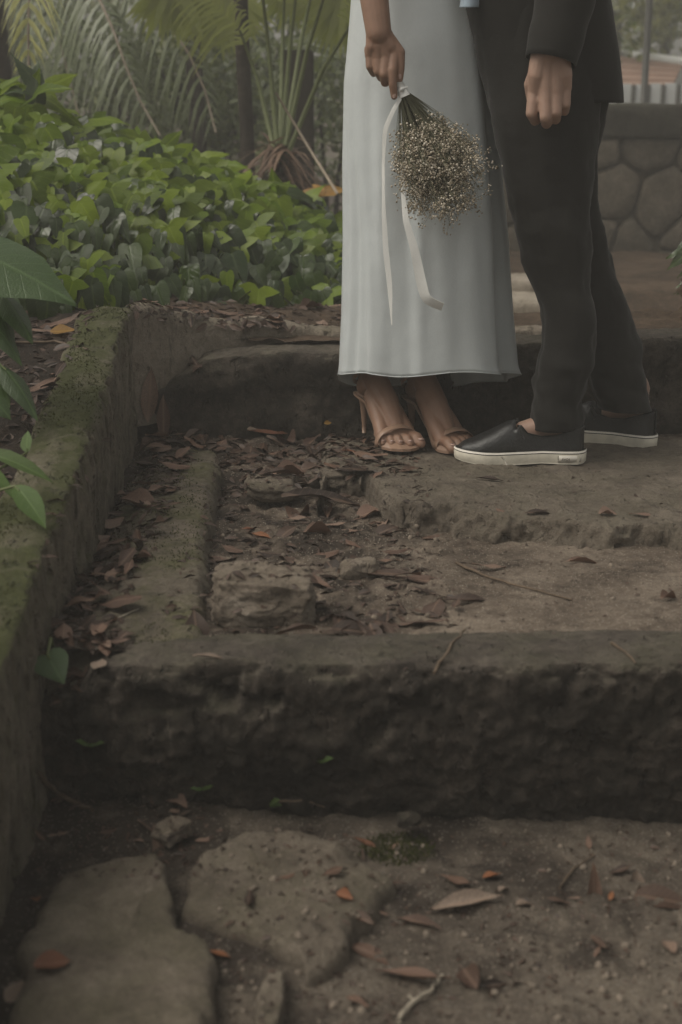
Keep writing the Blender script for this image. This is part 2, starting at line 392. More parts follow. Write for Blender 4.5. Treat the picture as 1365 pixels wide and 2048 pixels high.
MAT['ivyshade'] = m_leaf('shaded_leaf', (.022, .042, .010), (.05, .08, .016), rough=.2, trans=.25, spec=.5)  # darker copy of the hedge leaf, with shade put into its colour
MAT['taro'] = m_leaf('broad_leaf', (.055, .095, .035), (.085, .14, .045), rough=.3, trans=.25)
MAT['weed'] = m_leaf('weed_leaf', (.09, .16, .04), (.13, .2, .06), rough=.35, trans=.35)
MAT['mossleaf'] = m_leaf('moss_leaf', (.03, .034, .010), (.06, .062, .02), rough=.8, trans=.2, spec=.1)
MAT['grit'] = m_plain('grit_stone', (.17, .14, .11), .9, .2, .35, 60)
MAT['stem'] = m_plain('green_stem', (.1, .12, .04), .5)
MAT['palm'] = m_leaf('palm_leaflet', (.16, .19, .08), (.23, .26, .11), rough=.35, trans=.4)
MAT['palmpale'] = m_leaf('pale_palm_leaflet', (.40, .41, .19), (.54, .53, .28), rough=.4, trans=.45)
MAT['palmgrey'] = m_leaf('grey_palm_leaflet', (.065, .085, .042), (.17, .2, .105), rough=.32, trans=.3)
MAT['fan'] = m_leaf('fan_palm_leaf', (.17, .2, .05), (.24, .26, .07), rough=.4, trans=.5)
MAT['bush'] = m_leaf('bush_leaf', (.06, .085, .03), (.12, .155, .055), rough=.3, trans=.35)
MAT['bush2'] = m_leaf('grey_bush_leaf', (.12, .15, .08), (.22, .25, .14), rough=.35, trans=.35)
MAT['farleaf'] = m_leaf('far_leaf', (.16, .18, .10), (.30, .32, .19), rough=.5, trans=.45)
MAT['bush3'] = m_leaf('yellow_bush_leaf', (.17, .19, .06), (.24, .24, .09), rough=.4, trans=.45)
MAT['bark'] = m_stone('bark', [(.025, .02, .015), (.045, .036, .027), (.08, .064, .048)], moss=.1, streak=.4)
MAT['straw'] = m_dry('dead_frond', [(0, (.06, .035, .022)), (.5, (.13, .075, .045)), (1, (.2, .125, .08))], trans=.2)
MAT['dry'] = m_dry('dry_brown_leaf', [(0, (.065, .036, .026)), (.3, (.13, .074, .05)), (.6, (.19, .112, .078)), (.85, (.23, .15, .11)), (1, (.29, .2, .15))])
MAT['dark'] = m_dry('wet_dark_leaf', [(0, (.024, .015, .011)), (.5, (.06, .036, .026)), (1, (.105, .064, .046))], rough=.45)
MAT['orange'] = m_dry('orange_leaf', [(0, (.24, .085, .035)), (1, (.33, .13, .05))])
MAT['rust'] = m_dry('rusty_leaf', [(0, (.16, .06, .03)), (1, (.22, .085, .04))])
MAT['pale'] = m_dry('pale_leaf', [(0, (.27, .2, .15)), (1, (.36, .28, .22))])
MAT['yellow'] = m_leaf('yellow_leaf', (.25, .125, .018), (.34, .19, .03), rough=.5, trans=.3)
MAT['twig'] = m_plain('twig', (.12, .088, .062), .8, .2, .3, 90, .5)
MAT['twigpale'] = m_plain('pale_twig', (.32, .28, .22), .8, .2, .25, 90, .4)
MAT['dress'] = m_fabric('satin', (.635, .675, .68), rough=.34, sheen=.25, spec=.5, wr=.22, trans=.12)
MAT['hem'] = m_fabric('satin_hem', (.64, .66, .64), rough=.45, sheen=.3, spec=.4, wr=.1)
MAT['ribbon'] = m_fabric('ribbon_satin', (.82, .82, .79), rough=.35, sheen=.2, spec=.5, wr=.1, trans=.2)
MAT['suit'] = m_fabric('black_wool', (.017, .0158, .014), rough=.85, sheen=.12, spec=.2, wr=.35)
MAT['shirt'] = m_fabric('blue_cotton', (.38, .47, .55), rough=.8, wr=.2)
def m_skin(name, col):
    t = NT(name); p = t.pos(); a = t.noise(p, 30, 4, .6); b = t.noise(p, 500, 2, .5)
    c = t.mix(t.mr(a, .3, .7), tuple(x * y for x, y in zip(col, (.88, .84, .82))), tuple(x * y for x, y in zip(col, (1.08, 1.05, 1.03))))
    return t.done(t.pbr(c, .5, .4, t.bump(t.math('ADD', b, a), .12, .002), Subsurface_Weight=.12, Subsurface_Radius=(.012, .005, .003), Subsurface_Scale=.6))
MAT['skinb'] = m_skin('tan_skin', (.27, .165, .115))
MAT['sking'] = m_skin('fair_skin', (.36, .24, .185))
MAT['nail'] = m_plain('nail', (.45, .30, .25), .3, .5, .05)
MAT['nude'] = m_plain('nude_leather', (.29, .185, .13), .35, .5, .08)
MAT['leather'] = m_plain('black_leather', (.018, .018, .018), .38, .5, .3, 40, .5, .003)
MAT['canvas'] = m_fabric('black_canvas', (.02, .019, .018), rough=.85)
MAT['rubber'] = m_plain('white_rubber', (.56, .52, .43), .6, .35, .24, 22, .25)
MAT['rubtop'] = m_plain('white_piping', (.74, .70, .62), .5, .4, .05)
MAT['line'] = m_plain('black_stripe', (.02, .018, .016), .6)
MAT['ink'] = m_plain('grey_print', (.14, .12, .1), .7)
def m_floret():
    t = NT('dried_floret'); c = t.ramp(t.rnd(), [(0, (.18, .155, .105)), (.4, (.36, .305, .225)), (.75, (.54, .475, .38)), (1, (.76, .70, .6))])
    return t.done(t.pbr(c, .85, .2))
MAT['flower'] = m_floret()
MAT['bstem'] = m_plain('flower_stem', (.15, .15, .095), .7, .3, .3)
MAT['post'] = m_plain('dark_timber', (.03, .025, .018), .85, .2, .3, 20, .4)
MAT['pole'] = m_plain('grey_pole', (.09, .088, .08), .5, .4)
MAT['cane'] = m_plain('pale_cane', (.25, .2, .15), .6)
MAT['roof'] = m_plain('brown_sheet', (.25, .16, .12), .7, .3, .2, 6)
MAT['white'] = m_plain('white_sheet', (.75, .77, .76), .6, .3, .05, 4)
MAT['moss'] = m_stone('moss_cushion', [(.03, .03, .012), (.045, .045, .017), (.065, .063, .025)], moss=.6, mossx=(.04, .042, .014))

# ------------------------------------------------------------------ the setting: ground
def struct(name, me, ground=True):
    return tag(link(name, me, ground=ground), kind='structure')
ZL = -0.262
def z_lower(q):
    x, y = q[:, 0], q[:, 1]
    return ZL + .010 * fbm(q, 5, 4) + .0045 * fbm(q, 40, 3) + .018 * sst(1.80, 1.95, y) * sst(.1, -.25, x) - .012 * sst(.0, .5, x)
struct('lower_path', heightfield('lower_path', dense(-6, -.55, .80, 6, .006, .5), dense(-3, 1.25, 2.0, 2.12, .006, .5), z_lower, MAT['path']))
def z_tread(q):
    x, y = q[:, 0], q[:, 1]
    base = -.022 - .028 * sst(2.15, 2.6, y) + .012 * sst(.1, .6, x) + .02 * sst(2.9, 3.3, y)
    rub = sst(.35, .0, x) * sst(2.0, 2.2, y)
    return base + .006 * fbm(q, 6, 4) + (.003 + .005 * rub) * fbm(q, 38, 4, .6) + .014 * sst(-.18, -.45, x)
struct('landing_ground', heightfield('landing_ground', dense(-.52, -.5, 1.0, 4, .0065, .5), dense(1.98, 2.0, 3.48, 3.6, .0065, .2), z_tread, MAT['tread']))
def kerb_top(y):
    return np.interp(y, [0.3, 1.75, 1.89, 2.11, 2.40, 2.85, 3.2, 3.4], [-.12, .068, .10, .138, .172, .245, .30, .31])
def z_bed(q):
    return kerb_top(q[:, 1]) - .05 + .018 * fbm(q, 5, 4) + .008 * fbm(q, 30, 3) + .08 * sst(-.8, -2.5, q[:, 0]) + .06 * sst(3.0, 3.6, q[:, 1]) * 0
struct('planting_bed', heightfield('planting_bed', dense(-5, -1.2, -.53, -.52, .012, .5), dense(-1, 1.5, 3.5, 3.62, .014, .4), z_bed, MAT['humus']))

# hedge surface: bottom and top curves in space
HPX = [-420, 0, 250, 450, 700, 860]
HB = [W(p, y, Y) for p, y, Y in zip(HPX, [640, 622, 622, 598, 594, 590], [3.40, 3.48, 3.62, 4.02, 4.35, 4.6])]
HT = [W(p, y, Y) for p, y, Y in zip(HPX, [95, 190, 252, 330, 446, 490], [4.85, 4.95, 5.1, 5.3, 5.5, 5.7])]
def hcurve(C, px): return Vector([float(np.interp(px, HPX, [c[k] for c in C])) for k in range(3)])
def z_back(q):
    x, y = q[:, 0], q[:, 1]
    land = .185 - .21 * sst(4.1, 4.8, y) - .0 * y
    path = np.where(y < 4.9, land, -.03 + .09 * sst(5.05, 5.75, y) - .05 * sst(6, 7.6, y))
    xb = np.interp(y, [3.4, 3.6, 4.25, 5.5, 6.5], [.05, .2, .35, .45, .2])          # right edge of the bank
    b0 = np.array([[c.x, c.y, c.z] for c in HB]); t0 = np.array([[c.x, c.y, c.z] for c in HT])
    yb = np.interp(x, b0[:, 0], b0[:, 1]); yt = np.interp(x, t0[:, 0], t0[:, 1]); zb = np.interp(x, b0[:, 0], b0[:, 2]); zt = np.interp(x, t0[:, 0], t0[:, 2])
    bank = zb - .02 + (zt - zb - .28) * sst(0, 1, (y - yb + .05) / (yt - yb)) - .45 * sst(0, 1, (y - yt - .2) / 1.2)
    bank = np.where(y < yb, .2 + (zb - .22) * sst(3.55, 3.9, y) + np.where(x < -.55, .06, 0), bank)
    far = -.3 * sst(7.5, 12, y)
    w = sst(.25, -.1, x - xb)
    return path * (1 - w) + bank * w + far * (1 - w) + .02 * fbm(q, 3, 4) * sst(3.6, 4.2, y) + .006 * fbm(q, 25, 3)
struct('back_ground', heightfield('back_ground', dense(-9, -1.0, 1.6, 9, .02, .6), dense(3.56, 3.6, 5.2, 13, .02, .5), z_back, MAT['bank']))
def z_far(q): return -.55 + .25 * fbm(q, .15, 3) + 1.2 * sst(17, 40, q[:, 1])
struct('terrain', heightfield('terrain', np.linspace(-90, 90, 60), np.linspace(-40, 140, 60), z_far, MAT['bank']))

# ------------------------------------------------------------------ kerb, beam, steps
KX = lambda y: float(np.interp(y, [0, 2.0, 2.6, 3.27, 3.4], [-.447, -.447, -.458, -.495, -.5]))
st = []
for y in [0.4, 1.0, 1.5, 1.75, 1.89, 2.11, 2.4, 2.85, 3.2, 3.36]:
    xi = KX(y); zt = float(kerb_top(y)); wd = .115
    st.append([(xi - wd - .012, y, zt - .3), (xi - wd, y, zt - .01), (xi - wd * .5, y, zt + .003), (xi + .004, y, zt - .004), (xi + .006, y, zt - .06), (xi + .002, y, -.18), (xi - .004, y, -.42)])
def pit(q, N):
    side = sst(.5, .9, np.abs(N[:, 0])); v = fbm(q * np.array([1, 1, .28]), 62, 3)
    return -.022 * side * sst(.3, .62, v)
o = link('kerb_wall', sweep('kerb_wall', st, 520, 130, MAT['kerb'], amp=((.007, 9, 3), (.003, 45, 3)), rnd=2, extra=pit, flip=True), ground=True)
tag(o, 'mossy green concrete kerb wall running up the left side of the steps', 'kerb')
st = []
for y, x0, x1, zt in [(1.96, -.44, -.20, -.045), (2.02, -.45, -.20, -.012), (2.15, -.45, -.222, .0), (2.45, -.46, -.245, .004), (2.75, -.46, -.268, .004), (3.05, -.47, -.276, .002), (3.12, -.47, -.28, -.012), (3.34, -.48, -.30, -.02)]:
    st.append([(x0, y, zt - .12), (x0, y, zt - .03), (x0 + .08, y, zt - .004), (x1 - .012, y, zt), (x1 + .004, y, zt - .018), (x1 + .022, y, zt - .12)])
o = link('stone_beam', sweep('stone_beam', st, 300, 70, MAT['beam'], amp=((.008, 8, 4), (.003, 50, 3)), rnd=3, flip=True), ground=True)
tag(o, 'lichened stone beam lying lengthwise beside the kerb and dry leaves', 'stone beam')
# near step: lip and riser
st = []
for x, y0, zt in [(-.46, 1.945, -.085), (-.43, 1.94, -.065), (-.385, 1.935, -.048), (-.36, 1.925, -.022), (-.31, 1.915, -.010), (-.22, 1.905, -.004), (-.1, 1.90, .002), (.0, 1.895, .0), (.2, 1.89, .004), (.45, 1.885, .012), (.9, 1.88, .018), (3.0, 1.86, .02)]:
    st.append([(x, y0 + .30, zt - .09), (x, y0 + .16, zt - .012), (x, y0 + .08, zt), (x, y0 + .014, zt - .004), (x, y0, zt - .018), (x, y0 + .004, zt - .12), (x, y0 + .03, zt - .21), (x, y0 + .06, -.32)])
def chips(q, N):
    return -.022 * sst(.45, .8, fbm(q, 13, 3)) * sst(.0, .02, 1.93 - q[:, 1]) * sst(.3, -.1, q[:, 0])
def clumpy(q, N):
    f = sst(-.3, -.8, N[:, 1]); return f * (.008 * fbm(q, 8, 6, .7) + .006 * fbm(q * np.array([1, 1, .6]), 55, 3, .7)) - .010 * sst(.3, .7, fbm(q * np.array([1, 1, 2.5]), 8, 3)) * f
nr = sweep('near_step', st, 620, 130, MAT['lip'], amp=((.005, 6, 3), (.002, 45, 3)), rnd=2, flip=True, extra=lambda q, N: clumpy(q, N) + chips(q, N))
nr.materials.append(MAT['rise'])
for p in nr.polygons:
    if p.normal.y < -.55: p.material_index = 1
o = tag(link('stone_step', nr, ground=True), 'near stone step with pale worn tread and tall dark damp riser', 'step')
# back step: dark riser and pale kerb top
st = []
for x, y0, zt in [(-.50, 3.40, .10), (-.44, 3.41, .115), (-.39, 3.42, .14), (-.33, 3.43, .178), (-.2, 3.44, .188), (.2, 3.445, .19), (.42, 3.45, .205), (.7, 3.45, .22), (1.2, 3.46, .225), (3, 3.46, .22)]:
    st.append([(x, y0 + .24, zt - .1), (x, y0 + .2, zt - .005), (x, y0 + .1, zt), (x, y0 + .015, zt - .002), (x, y0, zt - .02), (x, y0 + .0, zt - .085), (x, y0 + .012, zt - .1), (x, y0 + .01, -.06)])
bk = sweep('back_step', st, 360, 80, MAT['lip'], amp=((.006, 7, 4), (.003, 45, 3)), rnd=2, flip=True, extra=lambda q, N: clumpy(q, N) * .6)
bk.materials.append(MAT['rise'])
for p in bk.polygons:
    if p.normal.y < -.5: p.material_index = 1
o = tag(link('stone_step', bk, ground=True), 'far stone step behind the two pairs of feet, with dark riser', 'step')
# cross kerb behind it
st = []
for x, y0, zt in [(-.50, 3.36, .315), (-.46, 3.40, .312), (-.40, 3.47, .285), (-.34, 3.52, .256), (-.27, 3.56, .244), (-.22, 3.585, .25), (-.16, 3.60, .238), (-.08, 3.62, .222), (.03, 3.63, .216), (.4, 3.66, .214), (.7, 3.68, .214)]:
    st.append([(x, y0 + .11, zt - .2), (x, y0 + .095, zt - .012), (x, y0 + .05, zt), (x, y0 + .006, zt - .004), (x, y0, zt - .03), (x, y0 - .004, .02)])
o = tag(link('kerb_wall', sweep('cross_kerb', st, 300, 60, MAT['pkerb'], amp=((.005, 10, 3), (.003, 50, 3)), rnd=2, flip=True, extra=None), ground=True),
        'low wavy kerb wall at the foot of the leafy bank', 'kerb')

# ledge rock the couple stands on
ex = [(640, 985), (655, 945), (730, 948), (762, 985), (800, 1008), (900, 1014), (985, 1034), (1100, 1046), (1230, 1060), (1300, 1052), (1450, 1060), (1700, 1060)]
st = []
for k, (px, py) in enumerate(ex):
    g = G(px, py, .0); zt = .006 if k else -.012
    st.append([(g.x, 3.52, -.06), (g.x, 3.36, zt - .012), (g.x, g.y + .12, zt + .002), (g.x, g.y + .012, zt - .003), (g.x, g.y - .002, zt - .016), (g.x, g.y - .014, zt - .05), (g.x, g.y - .02, -.10)])
o = link('rock_slab', sweep('rock_slab', st, 420, 150, MAT['slab'], amp=((.006, 6, 4), (.004, 28, 4)), rnd=2, flip=True, extra=lambda q, N: sst(-.2, -.7, N[:, 1]) * .022 * fbm(q, 16, 4, .6)), ground=True)
tag(o, 'broad flat rock slab with a broken front edge under the slip-on shoes', 'rock')
GF = lambda pts, z: [tuple(G(a, b, z))[:2] for a, b in pts]
o = link('flagstone', rock_outline('flagstone', GF([(110, 1735), (200, 1712), (285, 1700), (325, 1745), (340, 1800), (345, 1842), (395, 1868), (420, 1925), (428, 2000), (430, 2120), (300, 2150), (60, 2150), (30, 2000), (45, 1880), (80, 1790)], -.225), -.226, .035, MAT['flag'], amp=.011, n=160, rough=.011), ground=True)
tag(o, 'large grey flagstone beside the foot of the kerb, at the bottom edge', 'rock')
o = link('flagstone', rock_outline('flagstone', GF([(370, 1800), (400, 1700), (480, 1640), (610, 1640), (720, 1680), (790, 1735), (760, 1800), (705, 1838), (665, 1900), (620, 1935), (580, 1900), (545, 1855), (450, 1835)], -.23), -.234, .035, MAT['flag'], amp=.013, n=160, rough=.013, tilt=(.0, .03)), ground=True)
tag(o, 'brownish triangular flagstone half sunk in dirt below the dark riser', 'rock')
o = link('flagstone', rock_outline('flagstone', GF([(512, 2040), (515, 1985), (540, 1940), (568, 1945), (572, 1990), (560, 2060), (545, 2110), (515, 2110)], -.24), -.236, .03, MAT['flag'], amp=.006, n=70, rough=.006), ground=True)
tag(o, 'small narrow grey stone between the large flagstone and the dirt path', 'rock')

# small steps in the distance, seen between the dress and the trousers
for k, (Y, zt, lab) in enumerate([(5.06, .005, 'lowest of the three pale garden steps seen between dress and trousers'), (5.32, .058, 'middle one of the three pale garden steps seen between dress and trousers'), (5.58, .105, 'topmost of the three pale garden steps seen between dress and trousers')]):
    st = [[(x, Y + .3, zt - .1), (x, Y + .28, zt), (x, Y + .01, zt), (x, Y, zt - .012), (x, Y + .004, zt - .16)] for x in (.25, .5, .7, .86)]
    tag(link('garden_step', sweep('garden_step', st, 90, 40, MAT['cream'], amp=((.007, 6, 3), (.003, 30, 3)), rnd=2, flip=True), ground=True), lab, 'step', 'pale garden steps')

# ------------------------------------------------------------------ picking points on what is built
def make_bvh():
    V, F = [], []
    for o, Wm in GROUND:
        b = len(V); V += [Wm @ v.co for v in o.data.vertices]; F += [tuple(i + b for i in p.vertices) for p in o.data.polygons]
    return BVHTree.FromPolygons(V, F)
# block on the landing, then pebbles
def place_rock(name, px, py, size, mat, rz, label, seed, sink=.4, boxy=.5, n=4, amp=.22, z=-.03):
    g = G(px, py, z)
    me = boulder(name, size, mat, seed, n, amp, boxy); o = link(name, me, M=Matrix.Translation((g.x, g.y, z + size[2] * (1 - sink))) @ Euler((0.05, .04, rz)).to_matrix().to_4x4(), ground=True)
    return tag(o, label, 'rock')
place_rock('loose_stone', 528, 1238, (.094, .056, .047), MAT['block'], R(-4), 'pale split stone block lying on the near step beside the beam', 3, sink=.2, boxy=.78, n=6, amp=.2)
place_rock('loose_stone', 720, 1148, (.035, .022, .02), MAT['block'], .3, 'small pale rounded stone among the twigs on the sandy landing', 5, sink=.5)
place_rock('loose_stone', 655, 968, (.05, .04, .02), MAT['slab'], .1, 'low brown stone at the left end of the broad rock slab', 8, sink=.4, boxy=.6)
place_rock('loose_stone', 545, 985, (.065, .05, .022), MAT['flag'], .2, 'flat greyish stone sunk in dirt between beam and rock slab', 9, sink=.5, boxy=.5)
place_rock('loose_stone', 818, 1648, (.018, .014, .010), MAT['rise'], .4, 'small dark stone at the very foot of the dark riser', 12, sink=.3, z=-.24)
place_rock('loose_stone', 345, 1668, (.03, .024, .014), MAT['block'], .9, 'tan broken stone at the upper corner of the large flagstone', 14, sink=.6, boxy=.7, z=-.245)
place_rock('loose_stone', 505, 1175, (.03, .02, .018), MAT['flag'], .6, 'small grey stone resting just behind the pale split block', 17, sink=.2)
BV = make_bvh()
def pick(px, py):
    d = ray(px, py); h = BV.ray_cast(CAM, d.normalized(), 80); return (h[0], h[1]) if h[0] else (G(px, py, 0), Vector((0, 0, 1)))
def drop(x, y):
    h = BV.ray_cast(Vector((x, y, 1.6)), Vector((0, 0, -1)), 5); return (h[0], h[1]) if h[0] else (Vector((x, y, -.3)), Vector((0, 0, 1)))

# ------------------------------------------------------------------ leaves
IVY = [(-.03, .04), (-.12, .13), (-.12, .30), (.02, .56), (.13, .42), (.23, .20), (.40, .25), (.58, .20), (.8, .09), (1, 0)]
IVY2 = [(-.04, .05), (-.08, .16), (-.02, .26), (.14, .29), (.3, .26), (.5, .21), (.7, .14), (.86, .06), (1, 0)]
HEART = [(-.10, .10), (-.17, .26), (-.10, .42), (.08, .50), (.28, .48), (.5, .38), (.72, .23), (.88, .10), (1, 0)]
LANCE = [(0, .005), (.06, .05), (.18, .115), (.34, .16), (.5, .165), (.66, .135), (.82, .075), (.93, .03), (1, 0)]
OVATE = [(0, .01), (.06, .10), (.18, .2), (.34, .265), (.5, .265), (.66, .21), (.82, .12), (.93, .05), (1, 0)]
NARROW = [(0, .02), (.08, .05), (.2, .085), (.4, .11), (.6, .1), (.8, .06), (1, 0)]
def leaf_mesh(name, out, mat, fold=.25, droop=.25, curl=0., wav=.03, seed=0, cols=3):
    rr = random.Random(seed); V, rows = [], len(out); ph = rr.uniform(0, 6)
    cs = [-1, 0, 1] if cols == 3 else [-1, -.55, 0, .55, 1]
    for (y, w) in out:
        for c in cs:
            yy = max(y, 0) if c == 0 else (y if abs(c) == 1 else max(y * .7, y)); x = c * w
            z = fold * abs(x) - droop * max(yy, 0) ** 2 + curl * x * x * 4 + wav * math.sin(yy * 9 + c * 2 + ph) * (abs(c) > 0) + rr.uniform(-1, 1) * wav * .4
            V.append((x + rr.uniform(-.01, .01), yy, z))
    k = len(cs); F = [(i * k + j, i * k + j + 1, (i + 1) * k + j + 1, (i + 1) * k + j) for i in range(rows - 1) for j in range(k - 1)]
    me = mesh_from(name, V, F, mat); me.attributes.new('vein', 'FLOAT_VECTOR', 'POINT').data.foreach_set('vector', np.array([(v[0], v[1], 0) for v in V]).ravel()); return me
def orient(dirv, nrm, loc, s, roll=0):
    d = Vector(dirv).normalized(); n = Vector(nrm); n = (n - d * n.dot(d)).normalized(); x = d.cross(n).normalized()
    M = Matrix(((x.x, d.x, n.x, loc[0]), (x.y, d.y, n.y, loc[1]), (x.z, d.z, n.z, loc[2]), (0, 0, 0, 1)))
    sx = s if not hasattr(s, '__len__') else None
    S = Matrix.Diagonal((s, s, s, 1)) if sx is not None else Matrix.Diagonal((*s, 1))
    return M @ Matrix.Rotation(roll, 4, 'Y') @ S
def join_inst(name, items, mat):
    """items: (mesh, matrix) -> one mesh"""
    cache = {}; VV, FF, AT, b = [], [], [], 0
    for me, M in items:
        if me.name not in cache:
            co = np.empty(len(me.vertices) * 3); me.vertices.foreach_get('co', co)
            at = np.zeros(len(co))
            if 'vein' in me.attributes: me.attributes['vein'].data.foreach_get('vector', at)
            cache[me.name] = (co.reshape(-1, 3), [tuple(p.vertices) for p in me.polygons], at.reshape(-1, 3))
        co, fs, at = cache[me.name]; m = np.array(M); AT.append(at)
        VV.append(co @ m[:3, :3].T + m[:3, 3]); FF += [tuple(i + b for i in f) for f in fs]; b += len(co)
    me = mesh_from(name, np.concatenate(VV), FF, mat); me.attributes.new('vein', 'FLOAT_VECTOR', 'POINT').data.foreach_set('vector', np.concatenate(AT).ravel()); return me
U = random.uniform
# the bank of lobed leaves
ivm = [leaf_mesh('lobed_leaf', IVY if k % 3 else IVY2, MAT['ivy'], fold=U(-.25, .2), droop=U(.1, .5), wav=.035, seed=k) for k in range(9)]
ivd = [leaf_mesh('lower_leaf', IVY2, MAT['ivyshade'], fold=U(-.2, .3), droop=U(.2, .6), wav=.03, seed=40 + k) for k in range(6)]
items = []
for k in range(3300):
    px = U(-330, 840); b = random.random() ** .9
    if px > 700 and random.random() < .5: continue
    p0, p1 = hcurve(HB, px), hcurve(HT, px); p = p0.lerp(p1, b)
    if px > 560: p.y += .0
    n0 = Vector((0, -.62, .78)); lump = float(fbm(np.array([[p.x, p.y, p.z]]), 3.2, 3)[0])
    p += n0 * (math.sin(math.pi * min(1, b + .1)) * .07 + .07 * lump - abs(random.gauss(0, .085)) + .02)
    low = b < .22
    n = Vector((U(-.45, .45), -.55 + U(-.4, .3), .75 + U(-.35, .3) - (.35 if low else 0)))
    d = Vector((U(-.8, .8), -.65 + U(-.3, .3), -.75 + U(-.5, .25) - (.5 if low else 0)))
    if b < .3 and random.random() < .4: continue
    if b > .9: d = Vector((U(-1, 1), U(-.6, .3), U(-.6, .5)))
    s = (U(.06, .105) if random.random() < .55 else U(.1, .16)) * (.8 if low else 1) * (1.1 if px < 100 else 1)
    dep = random.random() < (.8 if b < .34 else .45 if b < .55 else .22)  # dark copies grow commoner lower down, painting shade into the bank
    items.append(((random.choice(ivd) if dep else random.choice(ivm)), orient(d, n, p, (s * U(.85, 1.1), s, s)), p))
bank = thing('leafy_bank', hcurve(HB, 250), 'dense bank of glossy green lobed leaves rising behind the kerb', 'ground cover')
vis = [i for i in items if -20 < (i[2].x / (i[2].y * _cp + (CAMZ - i[2].z) * _sp) * FPX + 682) < 700]
vis.sort(key=lambda i: (i[2] - CAM).length - .5 * i[2].z * 0 - U(0, .9)); top = vis[:298]; tid = set(id(i) for i in top)
for me, M, p in top: link('leaf', me, bank, M)
rest = [i for i in items if id(i) not in tid]
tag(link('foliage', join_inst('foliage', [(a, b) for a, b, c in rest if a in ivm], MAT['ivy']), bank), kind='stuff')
tag(link('lower_foliage', join_inst('lower_foliage', [(a, b) for a, b, c in rest if a in ivd], MAT['ivyshade']), bank), kind='stuff')
m = MB()
for k in range(150):
    px = U(-200, 760); b = U(0, .9); p = hcurve(HB, px).lerp(hcurve(HT, px), b); g = p + Vector((U(-.05, .05), .1, -.14))
    m.tube([g, g.lerp(p, .5) + Vector((U(-.04, .04), -.02, .02)), p + Vector((U(-.05, .05), -.06, .0))], [.0035, .003, .002], 5)
tag(link('stem_tangle', m.mesh('stems', MAT['stem']), bank), kind='stuff')

# plants at the left edge: leaves given by tip and base pixels and distance
def leafplant(name, base, leaves, mesh_list, label, cat, stemmat='stem', w=1.0):
    t = thing(name, base, label, cat)
    for (bx, by, tx, ty, Yb, Yt, wid, nr) in leaves:
        p, q = W(bx, by, Yb), W(tx, ty, Yt); L = (q - p).length
        me = random.choice(mesh_list)
        link('leaf', me, t, orient(q - p, Vector(nr), p, (L * wid, L, L)))
        mid = p.lerp(base, .5) + Vector((0, 0, .03)); mm = MB(); mm.tube([base, mid, p, p.lerp(q, .15)], [.0035, .003, .0022, .0015], 6)
        link('stem', mm.mesh('stem', MAT[stemmat]), t)
    return t
hm = [leaf_mesh('heart_leaf', HEART, MAT['taro'], fold=-.12, droop=.18, wav=.02, seed=70 + k, cols=5) for k in range(3)]
wm_ = [leaf_mesh('weed_leaf', OVATE, MAT['weed'], fold=.2, droop=.3, wav=.015, seed=80 + k, cols=5) for k in range(3)]
nm = [leaf_mesh('narrow_leaf', OVATE, MAT['taro'], fold=-.3, droop=.35, wav=.02, seed=90 + k, cols=5) for k in range(3)]
g1, _ = drop(-.78, 2.75)
leafplant('broad_leaf_plant', g1, [(-60, 500, 152, 572, 2.62, 2.55, .85, (.25, -.45, .8)), (-40, 565, 60, 640, 2.7, 2.62, .7, (.2, -.3, .9)), (-120, 470, -20, 540, 2.8, 2.7, .8, (.2, -.3, .9))], hm, 'broad grey-green heart leaves reaching in over the planting bed', 'plant')
g2, _ = drop(-.80, 2.6)
leafplant('drooping_plant', g2, [(-6, 580, 72, 645, 2.66, 2.58, .85, (.5, -.5, .5)), (-10, 610, 45, 690, 2.64, 2.58, .7, (.6, -.5, .4)), (-30, 630, 48, 700, 2.62, 2.57, .75, (.5, -.6, .5)), (0, 728, 84, 805, 2.56, 2.5, .75, (.5, -.5, .6)), (-30, 705, 30, 785, 2.58, 2.52, .9, (.5, -.5, .6)), (-25, 790, 22, 825, 2.5, 2.48, 1.3, (.2, -.6, .7)), (-60, 650, 14, 735, 2.6, 2.55, .8, (.5, -.5, .5)), (-30, 560, 40, 612, 2.7, 2.63, .8, (.4, -.5, .6))], nm, 'dark drooping plant with narrow pointed leaves behind the kerb', 'plant')
g3, _ = drop(-.66, 2.2)
leafplant('creeping_vine', g3, [(55, 905, 48, 858, 2.24, 2.26, 1.0, (-.3, -.8, .4)), (-35, 905, 104, 932, 2.22, 2.2, .55, (.1, -.4, .9)), (30, 972, 92, 1035, 2.15, 2.1, .95, (.35, -.6, .6)), (-40, 925, 38, 985, 2.2, 2.17, .5, (.2, -.5, .8))], hm[:1] + wm_, 'creeping vine with a few broad green leaves spilling over the mossy kerb', 'plant')
g4, _ = pick(112, 1318)
leafplant('weed_sprout', g4, [(95, 1312, 128, 1362, 1.93, 1.9, 1.1, (.2, -.7, .6))], hm, 'single pale green round leaf at the kerb foot beside the near step', 'plant')
for (px, py, lab) in [(640, 1525, 'tiny bright green sprout growing out of the dark riser'), (540, 1612, 'small feathery green sprout at the foot of the dark riser'), (178, 1492, 'little green leaf sprouting in the dark corner by the kerb'), (405, 1580, 'small mossy green sprout in the soil above the flagstones')]:
    p, n = pick(px, py); t = thing('weed_sprout', p, lab, 'plant')
    for k in range(4 if px != 178 else 2):
        a = U(0, 6.28); d = Vector((math.cos(a), -.6, .5 + U(0, .4)))
        link('leaf', random.choice(wm_), t, orient(d, Vector((0, -.5, .8)), p + Vector((0, -.002, .002)), U(.014, .028)))
    mm = MB(); mm.tube([p - n * .004, p + Vector((0, -.006, .008))], [.0015, .001], 5); link('stem', mm.mesh('stem', MAT['stem']), t)
